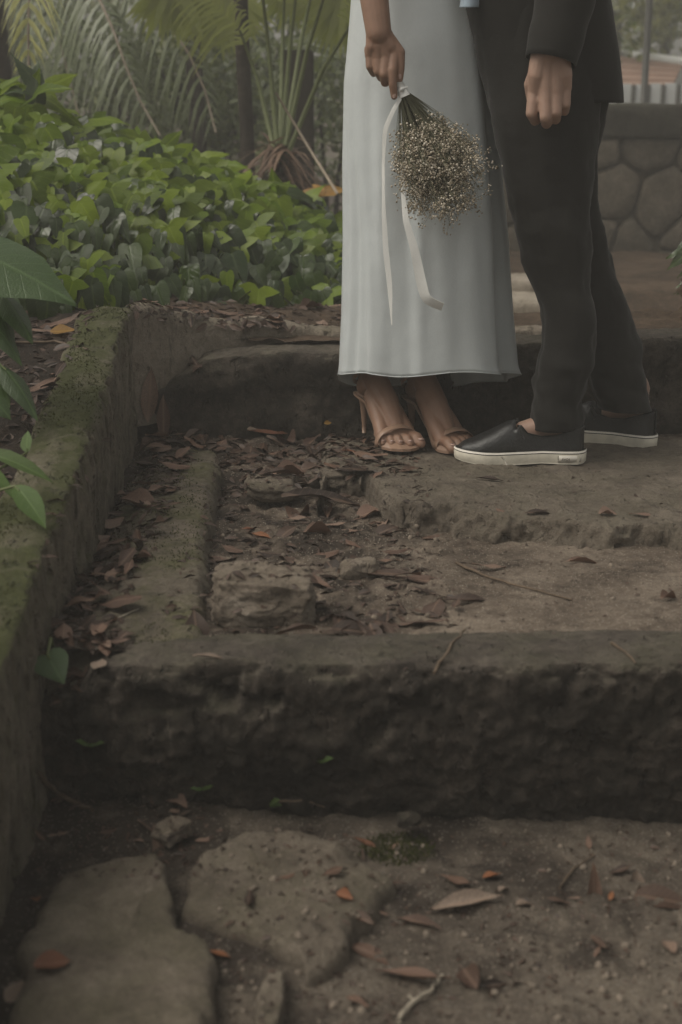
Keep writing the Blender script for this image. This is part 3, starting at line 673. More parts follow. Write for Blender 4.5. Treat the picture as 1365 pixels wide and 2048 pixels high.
# shrub at the right edge
t = thing('low_shrub', drop(1.12, 4.1)[0], 'dark soil mound with leafy shrub at the right edge behind the far shoe', 'shrub')
its = []
mnd = boulder('mound', (.36, .3, .2), MAT['bank'], 21, 4, .3, .1); mnd.transform(Matrix.Translation((1.30, 4.12, .17))); link('mound', mnd, t)
for k in range(230):
    a, e = U(0, 6.28), U(0, 1); rr = .32 * (U(.55, 1)); c = Vector((1.36, 4.2, .2)) + Vector((math.cos(a) * rr * 1.05, math.sin(a) * rr * .8, .25 * e * (1 - (rr / .6) ** 2) + .02))
    s = U(.06, .1); its.append((random.choice(ivm if e > .85 else ivd), orient(Vector((math.cos(a), math.sin(a), -.5 + U(-.4, .4))), Vector((U(-.5, .5), -.5 + U(-.4, .4), .8)), c, s)))  # bright leaf only at the top, shade-coloured copy for the rest
for me, M in its[:50]: link('leaf', me, t, M)
tag(link('foliage', join_inst('shrub_foliage', [i for i in its[50:]], MAT['ivyshade']), t), kind='stuff')

# ------------------------------------------------------------------ dry leaves and litter
dl = {}
for k in range(14):
    for mk in ('dry', 'dark'):
        dl[(mk, k)] = leaf_mesh('dry_leaf', [LANCE, OVATE, LANCE, OVATE, NARROW][k % 5], MAT[mk], fold=U(-.2, .35), droop=U(-.25, .3), curl=U(-.5, 1.1), wav=.03, seed=200 + k, cols=5)
def lay(p, n, L, az, me, lift=.004, tilt=.25, wid=1.0):
    d = Vector((math.cos(az), math.sin(az), U(-tilt, tilt))); nn = n + Vector((U(-tilt, tilt), U(-tilt, tilt), 0))
    M = orient(d, nn, (0, 0, 0), (L * wid, L, L)); c = M @ Vector((0, .5, 0)); M.translation = p + n * lift - c; M.translation.z += abs(c.z) * .2
    return M
def leafthing(me, M, label, group=None): return tag(link('dry_leaf', me, M=M), label, 'leaf', group)
special = [  # px, py, length px, azimuth, material, width, label
 (935, 1812, 150, .28, 'pale', .75, 'long pale pinkish-brown leaf lying on the dirt below the riser'),
 (1008, 1782, 30, .9, 'pale', 1.0, 'small whitish leaf scrap at the tip of the long pale leaf'),
 (1185, 1775, 110, .45, 'dry', .8, 'long tan leaf on the dirt near the pale upright chip'),
 (1268, 1750, 42, 1.5, 'pale', 1.3, 'pale upright leaf chip at the right of the lower path'),
 (1222, 1800, 34, 1.2, 'orange', .9, 'small orange-brown leaf under the long tan leaf'),
 (690, 1795, 36, -.5, 'orange', 1.2, 'small orange leaf lying on the triangular flagstone'),
 (735, 1690, 60, -.6, 'rust', .7, 'rusty curved leaf behind the triangular flagstone'),
 (72, 1802, 34, 1.9, 'orange', 1.1, 'small bright orange leaf beside the kerb on the flagstone'),
 (105, 1935, 70, .1, 'rust', 1.3, 'crumpled rust-brown leaf on the large flagstone'),
 (440, 1912, 45, -.2, 'orange', 1.0, 'small orange leaf at the edge of the large flagstone'),
 (320, 1690, 90, 2.0, 'dry', .8, 'pointed brown leaf standing between the two big flagstones'),
 (945, 1965, 85, -1.3, 'dry', 1.0, 'cupped brown leaf curled on the bare lower path'),
 (750, 1910, 120, -.5, 'dry', .8, 'long brown leaf left of the cupped leaf on the path'),
 (850, 1850, 110, -.35, 'dry', .6, 'thin brown leaf below the long pale leaf'),
 (1200, 1892, 60, -1.2, 'dark', .8, 'short dark brown leaf lying alone on the bare path'),
 (1330, 1800, 120, -.15, 'dark', 1.0, 'dark leaf at the right edge of the lower path'),
 (985, 1975, 70, .3, 'dark', .8, 'dark jagged leaf behind the cupped leaf'),
 (825, 1965, 150, -.4, 'dry', .7, 'long brown leaf next to the pale forked twig'),
 (985, 1760, 40, .3, 'orange', 1.2, 'orange scrap of leaf under the riser'),
 (420, 1318, 66, .1, 'pale', .5, 'pale tan leaf lying on the tread of the near step'),
 (525, 1072, 56, -.5, 'orange', .9, 'orange-brown leaf beside the beam on the dirt landing'),
 (505, 1060, 48, .3, 'rust', .8, 'rust brown leaf left of the orange-brown leaf'),
 (215, 1150, 62, 1.0, 'dry', 1.2, 'broad pinkish-brown leaf in the gutter by the kerb'),
 (285, 1010, 100, -.4, 'dry', 1.0, 'large curled brown leaf on the edge of the beam'),
 (395, 1250, 70, 1.1, 'dark', 1.3, 'dark leaf leaning on the near end of the beam'),
 (250, 1275, 44, .2, 'dark', 1.2, 'dark curled leaf at the corner of the near step'),
 (200, 1335, 46, 1.4, 'pale', 1.3, 'pale brown leaf in the corner between kerb and step'),
 (150, 1350, 40, -.4, 'dry', 1.2, 'brown curled leaf in the corner by the kerb foot'),
 (850, 1165, 130, -.25, 'dry', .7, 'long brown leaf in front of the rounded stone on the landing'),
 (760, 1155, 170, -.2, 'dark', .6, 'long dark curled leaf on the sandy landing'),
 (940, 1205, 110, .05, 'dark', .6, 'flat dark leaf lying on the open sand'),
 (780, 1245, 150, .1, 'dark', .9, 'dark wet leaf in the heap behind the near step tread'),
 (720, 1265, 120, .0, 'dark', 1.0, 'second dark wet leaf in the heap beside the stone block'),
 (850, 1252, 100, -.1, 'dark', .7, 'dark leaf at the right end of the heap by the tread'),
 (640, 992, 160, .15, 'dark', .7, 'long brown leaf across the dirt left of the rock slab'),
 (1085, 1028, 75, .1, 'dark', .7, 'thin dark leaf at the front edge of the rock slab'),
 (1290, 1033, 65, .05, 'dry', .5, 'thin pale-edged leaf on the right of the rock slab'),
 (980, 962, 55, -.1, 'dark', .9, 'dark flat leaf on the rock slab before the near shoe'),
 (1170, 1125, 80, .1, 'dry', .5, 'faint thin leaf on the sand before the rock slab'),
 (508, 858, 34, .7, 'pale', .9, 'pale green-tan leaf near the foot of the far step'),
 (300, 790, 110, 1.7, 'dry', .9, 'upright brown leaf leaning on the far step beside the kerb'),
 (328, 835, 90, 1.75, 'dry', .9, 'second upright brown leaf leaning on the far step'),
 (545, 858, 120, .0, 'rust', .6, 'flat reddish-brown leaf at the foot of the far step'),
 (655, 848, 16, .3, 'yellow', 1.2, 'tiny yellow leaf scrap at the foot of the far step'),
 (705, 905, 40, .0, 'rust', .7, 'reddish leaf scrap in front of the left sandal'),
 (35, 1990, 70, 1.2, 'pale', 1.1, 'pale crumpled leaf at the lower left corner beside the flagstone'),
 (1050, 1812, 40, .3, 'pale', 1.0, 'small greyish leaf piece right of the long pale leaf'),
 (125, 667, 50, .1, 'yellow', 1.3, 'yellow leaf glowing in the dark bed behind the kerb'),
]
lm = {}
for i, (px, py, Lp, az, mk, wid, lab) in enumerate(special):
    p, n = pick(px, py); dist = (p - CAM).length; L = Lp / FPX * dist * 1.0
    me = leaf_mesh('dry_leaf', OVATE if wid > .95 else LANCE, MAT[mk], fold=U(.0, .28), droop=U(-.15, .25), curl=U(.0, .8), wav=.02, seed=500 + i, cols=5)
    if n.z < .5: n = (n + Vector((0, 0, .8))).normalized()
    if 'upright' in lab or 'standing' in lab or 'leaning' in lab:
        M = orient(Vector((U(-.2, .1), .25, 1)), Vector((.2, -1, .3)), p + Vector((0, -.012, -.002)), (L * wid, L, L)); M.translation -= (M @ Vector((0, .45, 0)) - M.translation)
    else: M = lay(p, n, L, az, me, tilt=.12, wid=wid)
    leafthing(me, M, lab)
def scatter(cnt, reg, mats, lens, place, group, tilt=.3, okf=None, lift=(0.002, .008), azr=None):
    k = 0; tries = 0; xs_ = reg[1:3]; ys_ = reg[3:5]
    while k < cnt and tries < cnt * 30:
        tries += 1; rx, ry = U(*xs_), U(*ys_)
        p, n = pick(rx, ry) if reg[0] == 'px' else drop(rx, ry)
        if okf and not okf(p): continue
        if n.z < .35: continue
        n = (n + Vector((0, 0, .7))).normalized(); L = U(*lens); mk = random.choice(mats); v = random.randrange(14)
        w = U(.65, 1.3); me = dl[(mk, v)]; broad = w * (1.6 if v % 5 in (1, 3) else 1 if v % 5 in (0, 2) else .7)
        f = (L - lens[0]) / (lens[1] - lens[0]); gx = (rx - xs_[0]) / (xs_[1] - xs_[0]); gy = (ry - ys_[0]) / (ys_[1] - ys_[0])
        if reg[0] == 'px': gy = 1 - gy
        lab = ('small' if f < .3 else 'long' if f > .72 else 'medium') + (' narrow ' if broad < .8 else ' broad ' if broad > 1.35 else ' pointed ') + ('blackish leaf ' if mk == 'dark' else 'brown leaf ')
        far = 'near part' if gy < .34 else 'far part' if gy > .67 else 'middle'; lr = 'left half' if gx < .5 else 'right half'
        lab += place + ', ' + (far if ys_[1] - ys_[0] > (xs_[1] - xs_[0]) * 1.2 else far + ' of the ' + lr)
        leafthing(me, lay(p, n, L, U(*azr) if azr else U(0, 6.28), me, lift=U(*lift), tilt=tilt, wid=w), lab, group); k += 1
scatter(64, ('w', -.455, -.345, 1.98, 3.3), ['dry', 'dry', 'dark'], (.035, .075), 'in the gutter between kerb and beam', 'dry leaves in the gutter by the kerb', .45, lift=(.002, .022))
scatter(20, ('w', -.44, -.28, 3.30, 3.42), ['dry', 'dark'], (.04, .075), 'piled where far step meets kerb', 'dry leaves at the corner of the far step', .4, lift=(.002, .02))
scatter(42, ('w', -.27, .12, 3.0, 3.42), ['dark', 'dark', 'dry'], (.04, .095), 'below the far step', 'leaves strewn below the far step', .2)
scatter(42, ('w', -.25, .10, 2.30, 3.0), ['dark', 'dry'], (.035, .085), 'on dirt between beam and slab', 'leaves on the dirt landing', .18)
scatter(18, ('w', -.1, .16, 2.05, 2.2), ['dark'], (.045, .09), 'matted behind the near tread', 'matted leaves behind the near tread', .1)
scatter(12, ('w', .1, .7, 2.15, 2.7), ['dark', 'dry'], (.03, .07), 'on the open sand', 'leaves on the open sand', .08)
scatter(18, ('w', -.42, -.33, 1.93, 2.05), ['dry', 'dry', 'dark'], (.02, .04), 'in the near step corner', 'small leaves in the step corner', .45)
scatter(20, ('px', 480, 1360, 1690, 2040), ['dry', 'dark'], (.015, .045), 'on the lower path', 'leaves on the lower path', .15)
scatter(16, ('px', 70, 420, 1530, 1700), ['dark', 'dry'], (.015, .04), 'in soil above the flagstones', 'leaves in the soil by the riser', .25)
scatter(16, ('w', -.95, -.57, 2.2, 3.4), ['dark', 'dark', 'dry'], (.04, .10), 'in the bed behind the kerb', 'dead leaves in the planting bed', .25)
scatter(22, ('px', 380, 690, 610, 655), ['dry', 'dark', 'dry'], (.04, .09), 'at the foot of the bank', 'leaves at the foot of the bank', .2, okf=lambda p: p.y < 5)
scatter(10, ('w', -.48, -.34, 3.42, 3.52), ['dry', 'dark'], (.04, .08), 'on top of the far step', 'leaves on top of the far step', .25)
# twigs
def twig(pts, r, mat, label, fork=None):
    P = [pick(a, b)[0] + Vector((0, 0, r * 1.1 + (c if (c := 0) else 0))) for a, b in pts]
    Q = []
    for i in range(len(P) - 1):
        for k in range(4): Q.append(P[i].lerp(P[i + 1], k / 4) + Vector((U(-1, 1), U(-1, 1), U(0, .6))) * r * .8)
    Q.append(P[-1]); m = MB(); m.tube(Q, list(np.linspace(r, r * .55, len(Q))), 7)
    if fork:
        F_ = [pick(a, b)[0] + Vector((0, 0, r)) for a, b in fork]; m.tube(F_, [r * .7, r * .5, r * .3][:len(F_)], 6)
    tag(link('twig', m.mesh('twig', MAT[mat])), label, 'twig')
twig([(800, 2046), (830, 2010), (862, 1985), (886, 1955)], .0032, 'twigpale', 'pale forked twig at the bottom edge of the path', [(830, 2010), (818, 1995)])
twig([(865, 1352), (880, 1330), (905, 1292), (932, 1262)], .0028, 'twig', 'short brown twig hanging over the lip of the near step')
twig([(1225, 1290), (1250, 1308), (1272, 1330)], .0025, 'twig', 'thin dark twig at the right on the near tread')
twig([(915, 1130), (985, 1160), (1060, 1182), (1145, 1203)], .0028, 'twig', 'long thin twig lying across the open sand')
twig([(190, 1258), (230, 1242), (278, 1220)], .0018, 'twigpale', 'thin pale twig on the beam near the gutter')
twig([(72, 1550), (110, 1590), (150, 1612), (185, 1628)], .005, 'twig', 'thick root-like twig at the kerb foot below the near step')
twig([(1120, 1780), (1150, 1740), (1190, 1712)], .002, 'twig', 'thin twig leaning behind the long tan leaf')
twig([(560, 1608), (610, 1605), (650, 1618)], .0025, 'twig', 'brown twig at the foot of the dark riser')
twig([(30, 690), (110, 688), (175, 702)], .004, 'twig', 'brown twig lying in the dark planting bed')
# litter nobody could count
m_ = MB(); deb = {'dark': [], 'dry': [], 'block': []}
chip = [leaf_mesh('chip', [(0, .1), (.4, .3), (.8, .2), (1, .02)], None, fold=.3, droop=.3, seed=900 + k) for k in range(4)]
bits = []
def debris(n, reg, s):
    for k in range(n):
        p, nn = pick(U(reg[1], reg[2]), U(reg[3], reg[4])) if reg[0] == 'px' else drop(U(reg[1], reg[2]), U(reg[3], reg[4]))
        if nn.z < .2 or p.y > 6: continue
        a = U(0, 6.28); L = U(*s)
        bits.append((random.choice(chip), orient(Vector((math.cos(a), math.sin(a), U(-.4, .4))), nn + Vector((U(-.6, .6), U(-.6, .6), 0)), p + nn * .001, (L * U(.3, 1), L, L))))
debris(1700, ('w', -.28, .18, 2.1, 3.4), (.005, .026)); debris(1000, ('w', -.46, -.34, 1.95, 3.4), (.006, .032)); debris(350, ('w', -.28, .14, 2.95, 3.42), (.02, .045)); debris(500, ('w', .1, .9, 2.1, 2.75), (.004, .012))
debris(1100, ('px', 430, 1365, 1650, 2048), (.004, .013)); debris(600, ('px', 60, 460, 1520, 1760), (.004, .014)); debris(900, ('w', -.95, -.56, 2.1, 3.45), (.01, .05))
debris(500, ('px', 250, 690, 598, 652), (.01, .04)); debris(250, ('w', -.2, .9, 2.75, 3.4), (.004, .012)); debris(150, ('w', -.58, .9, 1.9, 2.05), (.003, .008))
tag(link('leaf_litter', join_inst('leaf_litter', bits, MAT['dark'])), kind='stuff', label='crumbled leaf litter scattered over dirt and stones', cat='litter')
peb = boulder('pebble', (1, 1, .7), MAT['block'], 2, 1, .3, .3); pits = []
for k in range(800):
    reg = random.choice([('w', -.25, .9, 2.05, 2.75), ('px', 430, 1365, 1660, 2048), ('px', 430, 1365, 1660, 2048), ('w', -.25, .2, 2.2, 3.3)])
    p, nn = pick(U(reg[1], reg[2]), U(reg[3], reg[4])) if reg[0] == 'px' else drop(U(reg[1], reg[2]), U(reg[3], reg[4]))
    if nn.z < .3 or p.y > 4: continue
    s = min(.007, .0012 * math.exp(abs(random.gauss(0, .8)))); pits.append((peb, Matrix.Translation(p) @ Euler((U(0, 6), U(0, 6), U(0, 6))).to_matrix().to_4x4() @ Matrix.Scale(s, 4)))
tag(link('grit', join_inst('grit', pits, MAT['grit'])), kind='stuff', label='small pale grit and pebbles in the dirt', cat='gravel')
ker = []
for k in range(9000):
    on_k = random.random() < .75
    p, n = drop(U(-.58, -.435), U(1.0, 3.38)) if on_k else drop(U(-.43, -.25), U(2.0, 3.2))
    if n.z < .35 or float(fbm(np.array([[p.x, p.y, p.z]]), 9, 3)[0]) < (-.25 if on_k else .2) or p.z < -.03: continue
    L = U(.0025, .0065); ker.append((random.choice(chip), orient(n + Vector((U(-1, 1), U(-1, 1), U(-.3, .6))), Vector((U(-1, 1), -1, .6)), p - n * .001, (L * .55, L, L))))
tag(link('moss_tufts', join_inst('moss_tufts', ker, MAT['mossleaf'])), kind='stuff', label='thin fuzz of green moss on the kerb and beam tops', cat='moss')
tuft = []
for k in range(900):
    a, r_ = U(0, 6.28), math.sqrt(random.random()); p, n = pick(795 + 72 * r_ * math.cos(a) + U(-12, 12), 1700 + 30 * r_ * math.sin(a) + U(-5, 5))
    L = U(.003, .007); tuft.append((random.choice(chip), orient(Vector((U(-1, 1), U(-1, 1), U(.2, 1.2))), Vector((U(-1, 1), -1, .6)), p, (L * .6, L, L))))
tag(link('moss_patch', join_inst('moss_patch', tuft, MAT['mossleaf'])), kind='stuff', label='patch of dull green moss between riser and triangular flagstone', cat='moss')

# ------------------------------------------------------------------ background planting
def frond(curve, nl, L, mat, droop=.5, fwd=.5, wid=.012, up=Vector((0, -.85, .5)), rr=.008, taper=True, t0=.08):
    P = resample([tuple(c) for c in curve], 40, 6); V, F = [], []
    for k in range(nl):
        t = t0 + (1 - t0) * k / nl; i = min(38, int(t * 39)); p = Vector(P[i]); tg = Vector(P[i + 1] - P[i]).normalized()
        side = tg.cross(up).normalized()  # leaflets spread across the plane that faces `up`
        ln = L * (math.sin(math.pi * min(1, .15 + t * .85)) ** .6 if taper else 1) * U(.85, 1.1)
        for s in (-1, 1):
            d = (side * s * U(.8, 1.1) + tg * fwd * U(.6, 1.4) + Vector((0, U(-.25, .1), U(-.1, .1)))).normalized(); b = len(V); wv = tg * wid
            for q in range(5):
                u = q / 4; c = p + d * ln * u + Vector((0, 0, -1)) * droop * ln * u * u + Vector((U(-1, 1), U(-1, 1), 0)) * .01 * u
                ww = wv * (1 - u * u) * .5 + wv * .02; V += [c - ww, c + ww]
            F += [(b + 2 * q, b + 2 * q + 1, b + 2 * q + 3, b + 2 * q + 2) for q in range(4)]
    return mesh_from('leaflets', V, F, mat), P
def palm(name, base, top, rad, fronds, label, mat, cat='palm tree'):
    t = thing(name, base, label, cat)
    if rad: 
        m = MB(); n = 14; m.tube([Vector(base).lerp(Vector(top), k / n) + Vector((.01 * math.sin(k), .01 * math.cos(k * 2), 0)) for k in range(n + 1)], [rad * (1.15 - .25 * k / n + .05 * (k % 2)) for k in range(n + 1)], 12); link('trunk', m.mesh('trunk', MAT['bark']), t)
    for (cv, nl, L, dr, fw, wd, mk) in fronds:
        me, P = frond(cv, nl, L, MAT[mk], dr, fw, wd); mr = MB(); mr.tube([Vector(p) for p in P[::3]], list(np.linspace(.012, .004, len(P[::3]))), 6)
        f = link('frond', me, t); link('midrib', mr.mesh('midrib', MAT['cane']), f)
    return t
gz = lambda x, y: drop(x, y)[0]
palm('palm_tree', gz(-2.0, 6.8), (-1.9, 6.7, 2.3), .07, [([(-1.9, 6.7, 2.3), tuple(W(70, -330, 6.0)), tuple(W(62, -120, 5.6)), tuple(W(55, 60, 5.55)), tuple(W(58, 165, 5.6))], 135, .2, 1.1, .5, .019, 'palmpale'),
    ([(-1.9, 6.7, 2.3), tuple(W(-150, -250, 6.2)), tuple(W(-120, 20, 6.1)), tuple(W(-60, 170, 6.1))], 50, .3, .8, .6, .016, 'palm'),
    ([(-1.9, 6.7, 2.3), (-1.4, 7.0, 2.7), (-.9, 7.2, 2.4), (-.6, 7.3, 1.8)], 60, .35, .9, .5, .016, 'palmgrey')], 'palm with a pale yellow-green frond hanging at the upper left corner', 'palm')
palm('palm_tree', gz(-1.9, 8.6), (-1.8, 8.4, 2.6), .09, [
    ([(-1.8, 8.4, 2.6), tuple(W(180, -160, 7.6)), tuple(W(300, 0, 7.3)), tuple(W(400, 130, 7.1)), tuple(W(432, 265, 7.0))], 170, .34, 1.5, .4, .015, 'palmgrey'),
    ([(-1.8, 8.4, 2.6), tuple(W(140, -120, 7.6)), tuple(W(230, 60, 7.2)), tuple(W(265, 180, 7.0)), tuple(W(320, 270, 6.9))], 160, .32, 1.5, .4, .015, 'palmgrey'),
    ([(-1.8, 8.4, 2.6), tuple(W(60, -80, 7.8)), tuple(W(120, 80, 7.5)), tuple(W(160, 240, 7.4))], 140, .32, 1.5, .4, .015, 'palmgrey'),
    ([(-1.8, 8.4, 2.6), tuple(W(270, -200, 8)), tuple(W(420, -60, 8)), tuple(W(520, 60, 8))], 130, .34, 1.4, .4, .014, 'palm')], 'palm with big drooping grey-green fronds above the leafy bank', 'palm')
# fan palm
t = thing('fan_palm', gz(-.75, 7.9), 'fan palm with bright pointed leaf fans at the top of the picture', 'palm')
m = MB(); hub0 = Vector((-.8, 7.9, 2.0)); m.tube([gz(-.75, 7.9) - Vector((0, 0, .1)), (-.78, 7.9, 1.0), hub0], [.05, .045, .04], 10); link('trunk', m.mesh('trunk', MAT['bark']), t)
for (px, py, Y, r0, r1, L) in [(345, -40, 6.9, -2.6, -.3, .26), (440, -30, 7.1, -2.75, -.4, .3), (600, -70, 7.4, -2.6, -.5, .3), (690, -20, 7.3, -2.8, -.6, .28)]:
    h = W(px, py, Y); V, F = [], []
    for k in range(24):
        a = r0 + (r1 - r0) * k / 23; d = Vector((math.cos(a), U(-.25, .1), math.sin(a))).normalized(); s = Vector((0, 0, 1)).cross(d); s = d.cross(Vector((0, 1, 0))).normalized(); b = len(V); l = L * U(.85, 1.1)
        for q in range(5):
            u = q / 4; c = h + d * l * u + Vector((0, 0, -.12)) * l * u * u; w_ = (.004 + .014 * math.sin(math.pi * min(1, u * .9 + .1))) * (1 if q < 4 else .05); V += [c - s * w_, c + s * w_ + Vector((0, .006 * (k % 2), 0))]
        F += [(b + 2 * q, b + 2 * q + 1, b + 2 * q + 3, b + 2 * q + 2) for q in range(4)]
    f = link('frond', mesh_from('fan', V, F, MAT['fan']), t); ms = MB(); ms.tube([hub0, hub0.lerp(h, .5) + Vector((0, 0, .12)), h], [.012, .01, .008], 6); link('leaf_stalk', ms.mesh('stalk', MAT['stem']), f)
# slim trunk and thick post
def trunk_tree(px0, py0, Y, r, label, name='tree', crown=True, htop=3.6, lean=0.0, mat='bark'):
    b = W(px0, py0, Y); b.z = gz(b.x, b.y).z - .05; t = thing(name, b, label, 'tree')
    m = MB(); top = b + Vector((lean, 0, htop)); n = 16
    m.tube([b.lerp(top, k / n) + Vector((.012 * math.sin(k * 1.3), .012 * math.cos(k), 0)) for k in range(n + 1)], [r * (1.12 - .35 * k / n) for k in range(n + 1)], 12)
    for k in range(6): 
        a = U(0, 6.28); q = b.lerp(top, U(.72, .98)); e = q + Vector((math.cos(a) * .6, math.sin(a) * .6, U(.3, .6))); m.tube([q, q.lerp(e, .5) + Vector((0, 0, .05)), e], [r * .4, r * .3, r * .12], 7)
    link('trunk', m.mesh('trunk', MAT[mat]), t)
    if crown: link('crown', leafcloud('crown', top + Vector((0, 0, .3)), (.8, .8, .5), 700, .09, MAT['bush']), t)
    return t
ql = [leaf_mesh('small_leaf', [(0, .03), (.3, .24), (.65, .2), (1, 0)], None, fold=U(-.3, .4), droop=U(0, .5), seed=950 + k) for k in range(4)]
def leafcloud(name, c, rad, n, s, mat, clumps=14):
    cl = [(Vector((random.gauss(0, .45), random.gauss(0, .45), random.gauss(0, .45))), U(.22, .5)) for _ in range(clumps)]; its = []
    for k in range(n):
        cc, r = random.choice(cl); v = Vector((random.gauss(0, 1), random.gauss(0, 1), random.gauss(0, 1))).normalized() * r * U(.6, 1.05)
        p = cc + v; p = Vector((p.x * rad[0], p.y * rad[1], p.z * rad[2])) + Vector(c)
        d = Vector((U(-1, 1), U(-1, 1), U(-1, .3))); L = s * U(.6, 1.3); its.append((random.choice(ql), orient(d, v + Vector((U(-.5, .5), U(-.5, .5), .5)), p, L)))
    return join_inst(name, its, mat)
trunk_tree(492, 300, 6.4, .029, htop=6.5, label='slim dark tree trunk standing upright left of the spiky plant')
trunk_tree(6, 300, 6.6, .05, htop=6.5, label='dark trunk at the left edge behind the pale palm frond')
pt = W(595, 100, 6.9); pz = gz(pt.x, pt.y).z
tag(link('timber_post', bevel_box((pt.x - .075, pt.y - .06, pz - .05), (pt.x + .075, pt.y + .07, pt.z), MAT['post'], 'timber_post', .008)), 'broad dark timber post with a flat top behind the spiky plant', 'post')
# spiky plant with brown skirt
b = W(560, 345, 6.1); t = thing('spiky_plant', b, 'spiky plant with long bare stalks and a skirt of brown dead leaves', 'plant')
for (tx, ty, Y) in [(520, -60, 6.0), (600, -80, 6.1), (665, -60, 5.9), (720, 20, 5.9), (570, -40, 6.3), (480, 60, 6.2), (640, -90, 6.3)]:
    e = W(tx, ty, Y); mm = MB(); mid = b.lerp(e, .55) + Vector((0, 0, .06)); mm.tube([b, mid, e], [.012, .009, .005], 7); s = link('stalk', mm.mesh('stalk', MAT['stem']), t)
    d = (e - mid).normalized(); me, P = frond([mid.lerp(e, .6), e, e + d * .35 + Vector((.1 * (tx - 580) / 100, -.05, -.1))], 26, .2, MAT['fan'], .7, .6, .012); link('leaflets', me, s)
V, F = [], []
for k in range(130):
    a = U(0, 6.28); d = Vector((math.cos(a), math.sin(a) * .7 - .3, U(-.9, .5))).normalized(); L = U(.12, .3); s = d.cross(Vector((0, 0, 1))).normalized(); q0 = len(V); p = b + Vector((U(-.05, .05), U(-.05, .05), U(-.03, .12)))
    for q in range(4):
        u = q / 3; c = p + d * L * u + Vector((0, 0, -.4)) * L * u * u; w_ = .012 * (1 - u) + .001; V += [c - s * w_, c + s * w_]
    F += [(q0 + 2 * q, q0 + 2 * q + 1, q0 + 2 * q + 3, q0 + 2 * q + 2) for q in range(3)]
tag(link('dead_leaf_skirt', mesh_from('skirt', V, F, MAT['straw']), t), kind='stuff')
m = MB(); m.tube([W(552, 185, 5.6), W(615, 290, 5.5), W(676, 388, 5.35)], [.004, .0055, .006], 8)
tag(link('bamboo_cane', m.mesh('cane', MAT['cane'])), 'thin pale cane leaning diagonally across the spiky plant', 'cane')
b = W(648, 392, 5.75); t = thing('bromeliad', b, 'small plant with yellow-orange leaves between cane and dress', 'plant')
ye = leaf_mesh('yellow_strap', OVATE, MAT['yellow'], fold=.3, droop=.5, seed=77, cols=5)
for k in range(6):
    a = U(0, 6.28); link('leaf', ye, t, orient(Vector((math.cos(a), math.sin(a) * .5 - .2, U(.1, .9))), Vector((0, -.6, .7)), b, U(.06, .11)))
# bushes behind
for (px, py, Y, r, n, s, mk, lab) in [
    (120, 150, 8.8, (1.0, .6, .75), 2600, .07, 'bush', 'dark glossy bush behind the pale palm frond'),
    (330, 250, 8.2, (.55, .4, .45), 1500, .06, 'bush2', 'grey-green bush below the drooping fronds'),
    (430, 190, 8.9, (.6, .45, .55), 1700, .055, 'bush2', 'pale speckled bush left of the slim trunk'),
    (420, 120, 9.2, (.35, .3, .42), 700, .07, 'bush3', 'yellow-green sapling under the fan palm'),
    (660, 260, 8.4, (.5, .45, .7), 1700, .06, 'bush2', 'grey leafy bush between the timber post and the dress'),
    (560, 80, 10.4, (1.0, .5, .9), 2400, .07, 'bush', 'tall dark bush behind the spiky plant'),
    (860, 150, 10.8, (1.2, .6, 1.0), 2200, .08, 'bush', 'tall bush standing behind the couple'),
    (-140, 120, 9.6, (1.1, .6, 1.0), 1800, .08, 'bush', 'tall bush beyond the left edge of the palms')]:
    c = W(px, py, Y); g = gz(c.x, c.y); t = thing('bush', g, lab, 'bush')
    fo = link('foliage', leafcloud('bush_foliage', c, r, n, s, MAT[mk], 18), t)
    tag(fo, kind='stuff'); m = MB()
    for k in range(7):
        e = c + Vector((U(-.7, .7) * r[0], U(-.7, .7) * r[1], U(-.2, .7) * r[2])); m.tube([g - Vector((0, 0, .1)), g.lerp(e, .5) + Vector((U(-.1, .1), 0, 0)), e], [.02, .014, .006], 6)
    link('branch_frame', m.mesh('branches', MAT['bark']), t)
# woodland far off
cl = []
for k in range(90):
    x = U(-16, 16); y = U(15, 22); z = U(-.3, 4.2); rr = U(.8, 1.5)
    for j in range(150):
        v = Vector((random.gauss(0, 1), random.gauss(0, 1), random.gauss(0, 1))).normalized() * rr * U(.6, 1)
        cl.append((random.choice(ql), orient(Vector((U(-1, 1), U(-1, 1), U(-1, .3))), v + Vector((0, -.3, .5)), Vector((x, y, z)) + v, U(.14, .3))))
tag(link('woodland', join_inst('woodland', cl, MAT['farleaf'])), kind='stuff', label='hazy grey-green woodland beyond the garden', cat='woodland')
for (px, Y, mk, lab) in [(1235, 14.5, 'bush3', 'pale yellowish tree above the brown roof, nearest the dark jacket'), (1335, 15.5, 'bush2', 'hazy tree with brown patches right of the thin pole')]:
    c = W(px, 20, Y); g = gz(c.x, c.y); t = thing('tree', g, lab, 'tree'); m = MB(); m.tube([g, c], [.09, .05], 8); link('trunk', m.mesh('trunk', MAT['bark']), t)
    link('crown', leafcloud('crown', c + Vector((0, 0, .3)), (.8, .6, .9), 1800, .09, MAT[mk], 16), t)

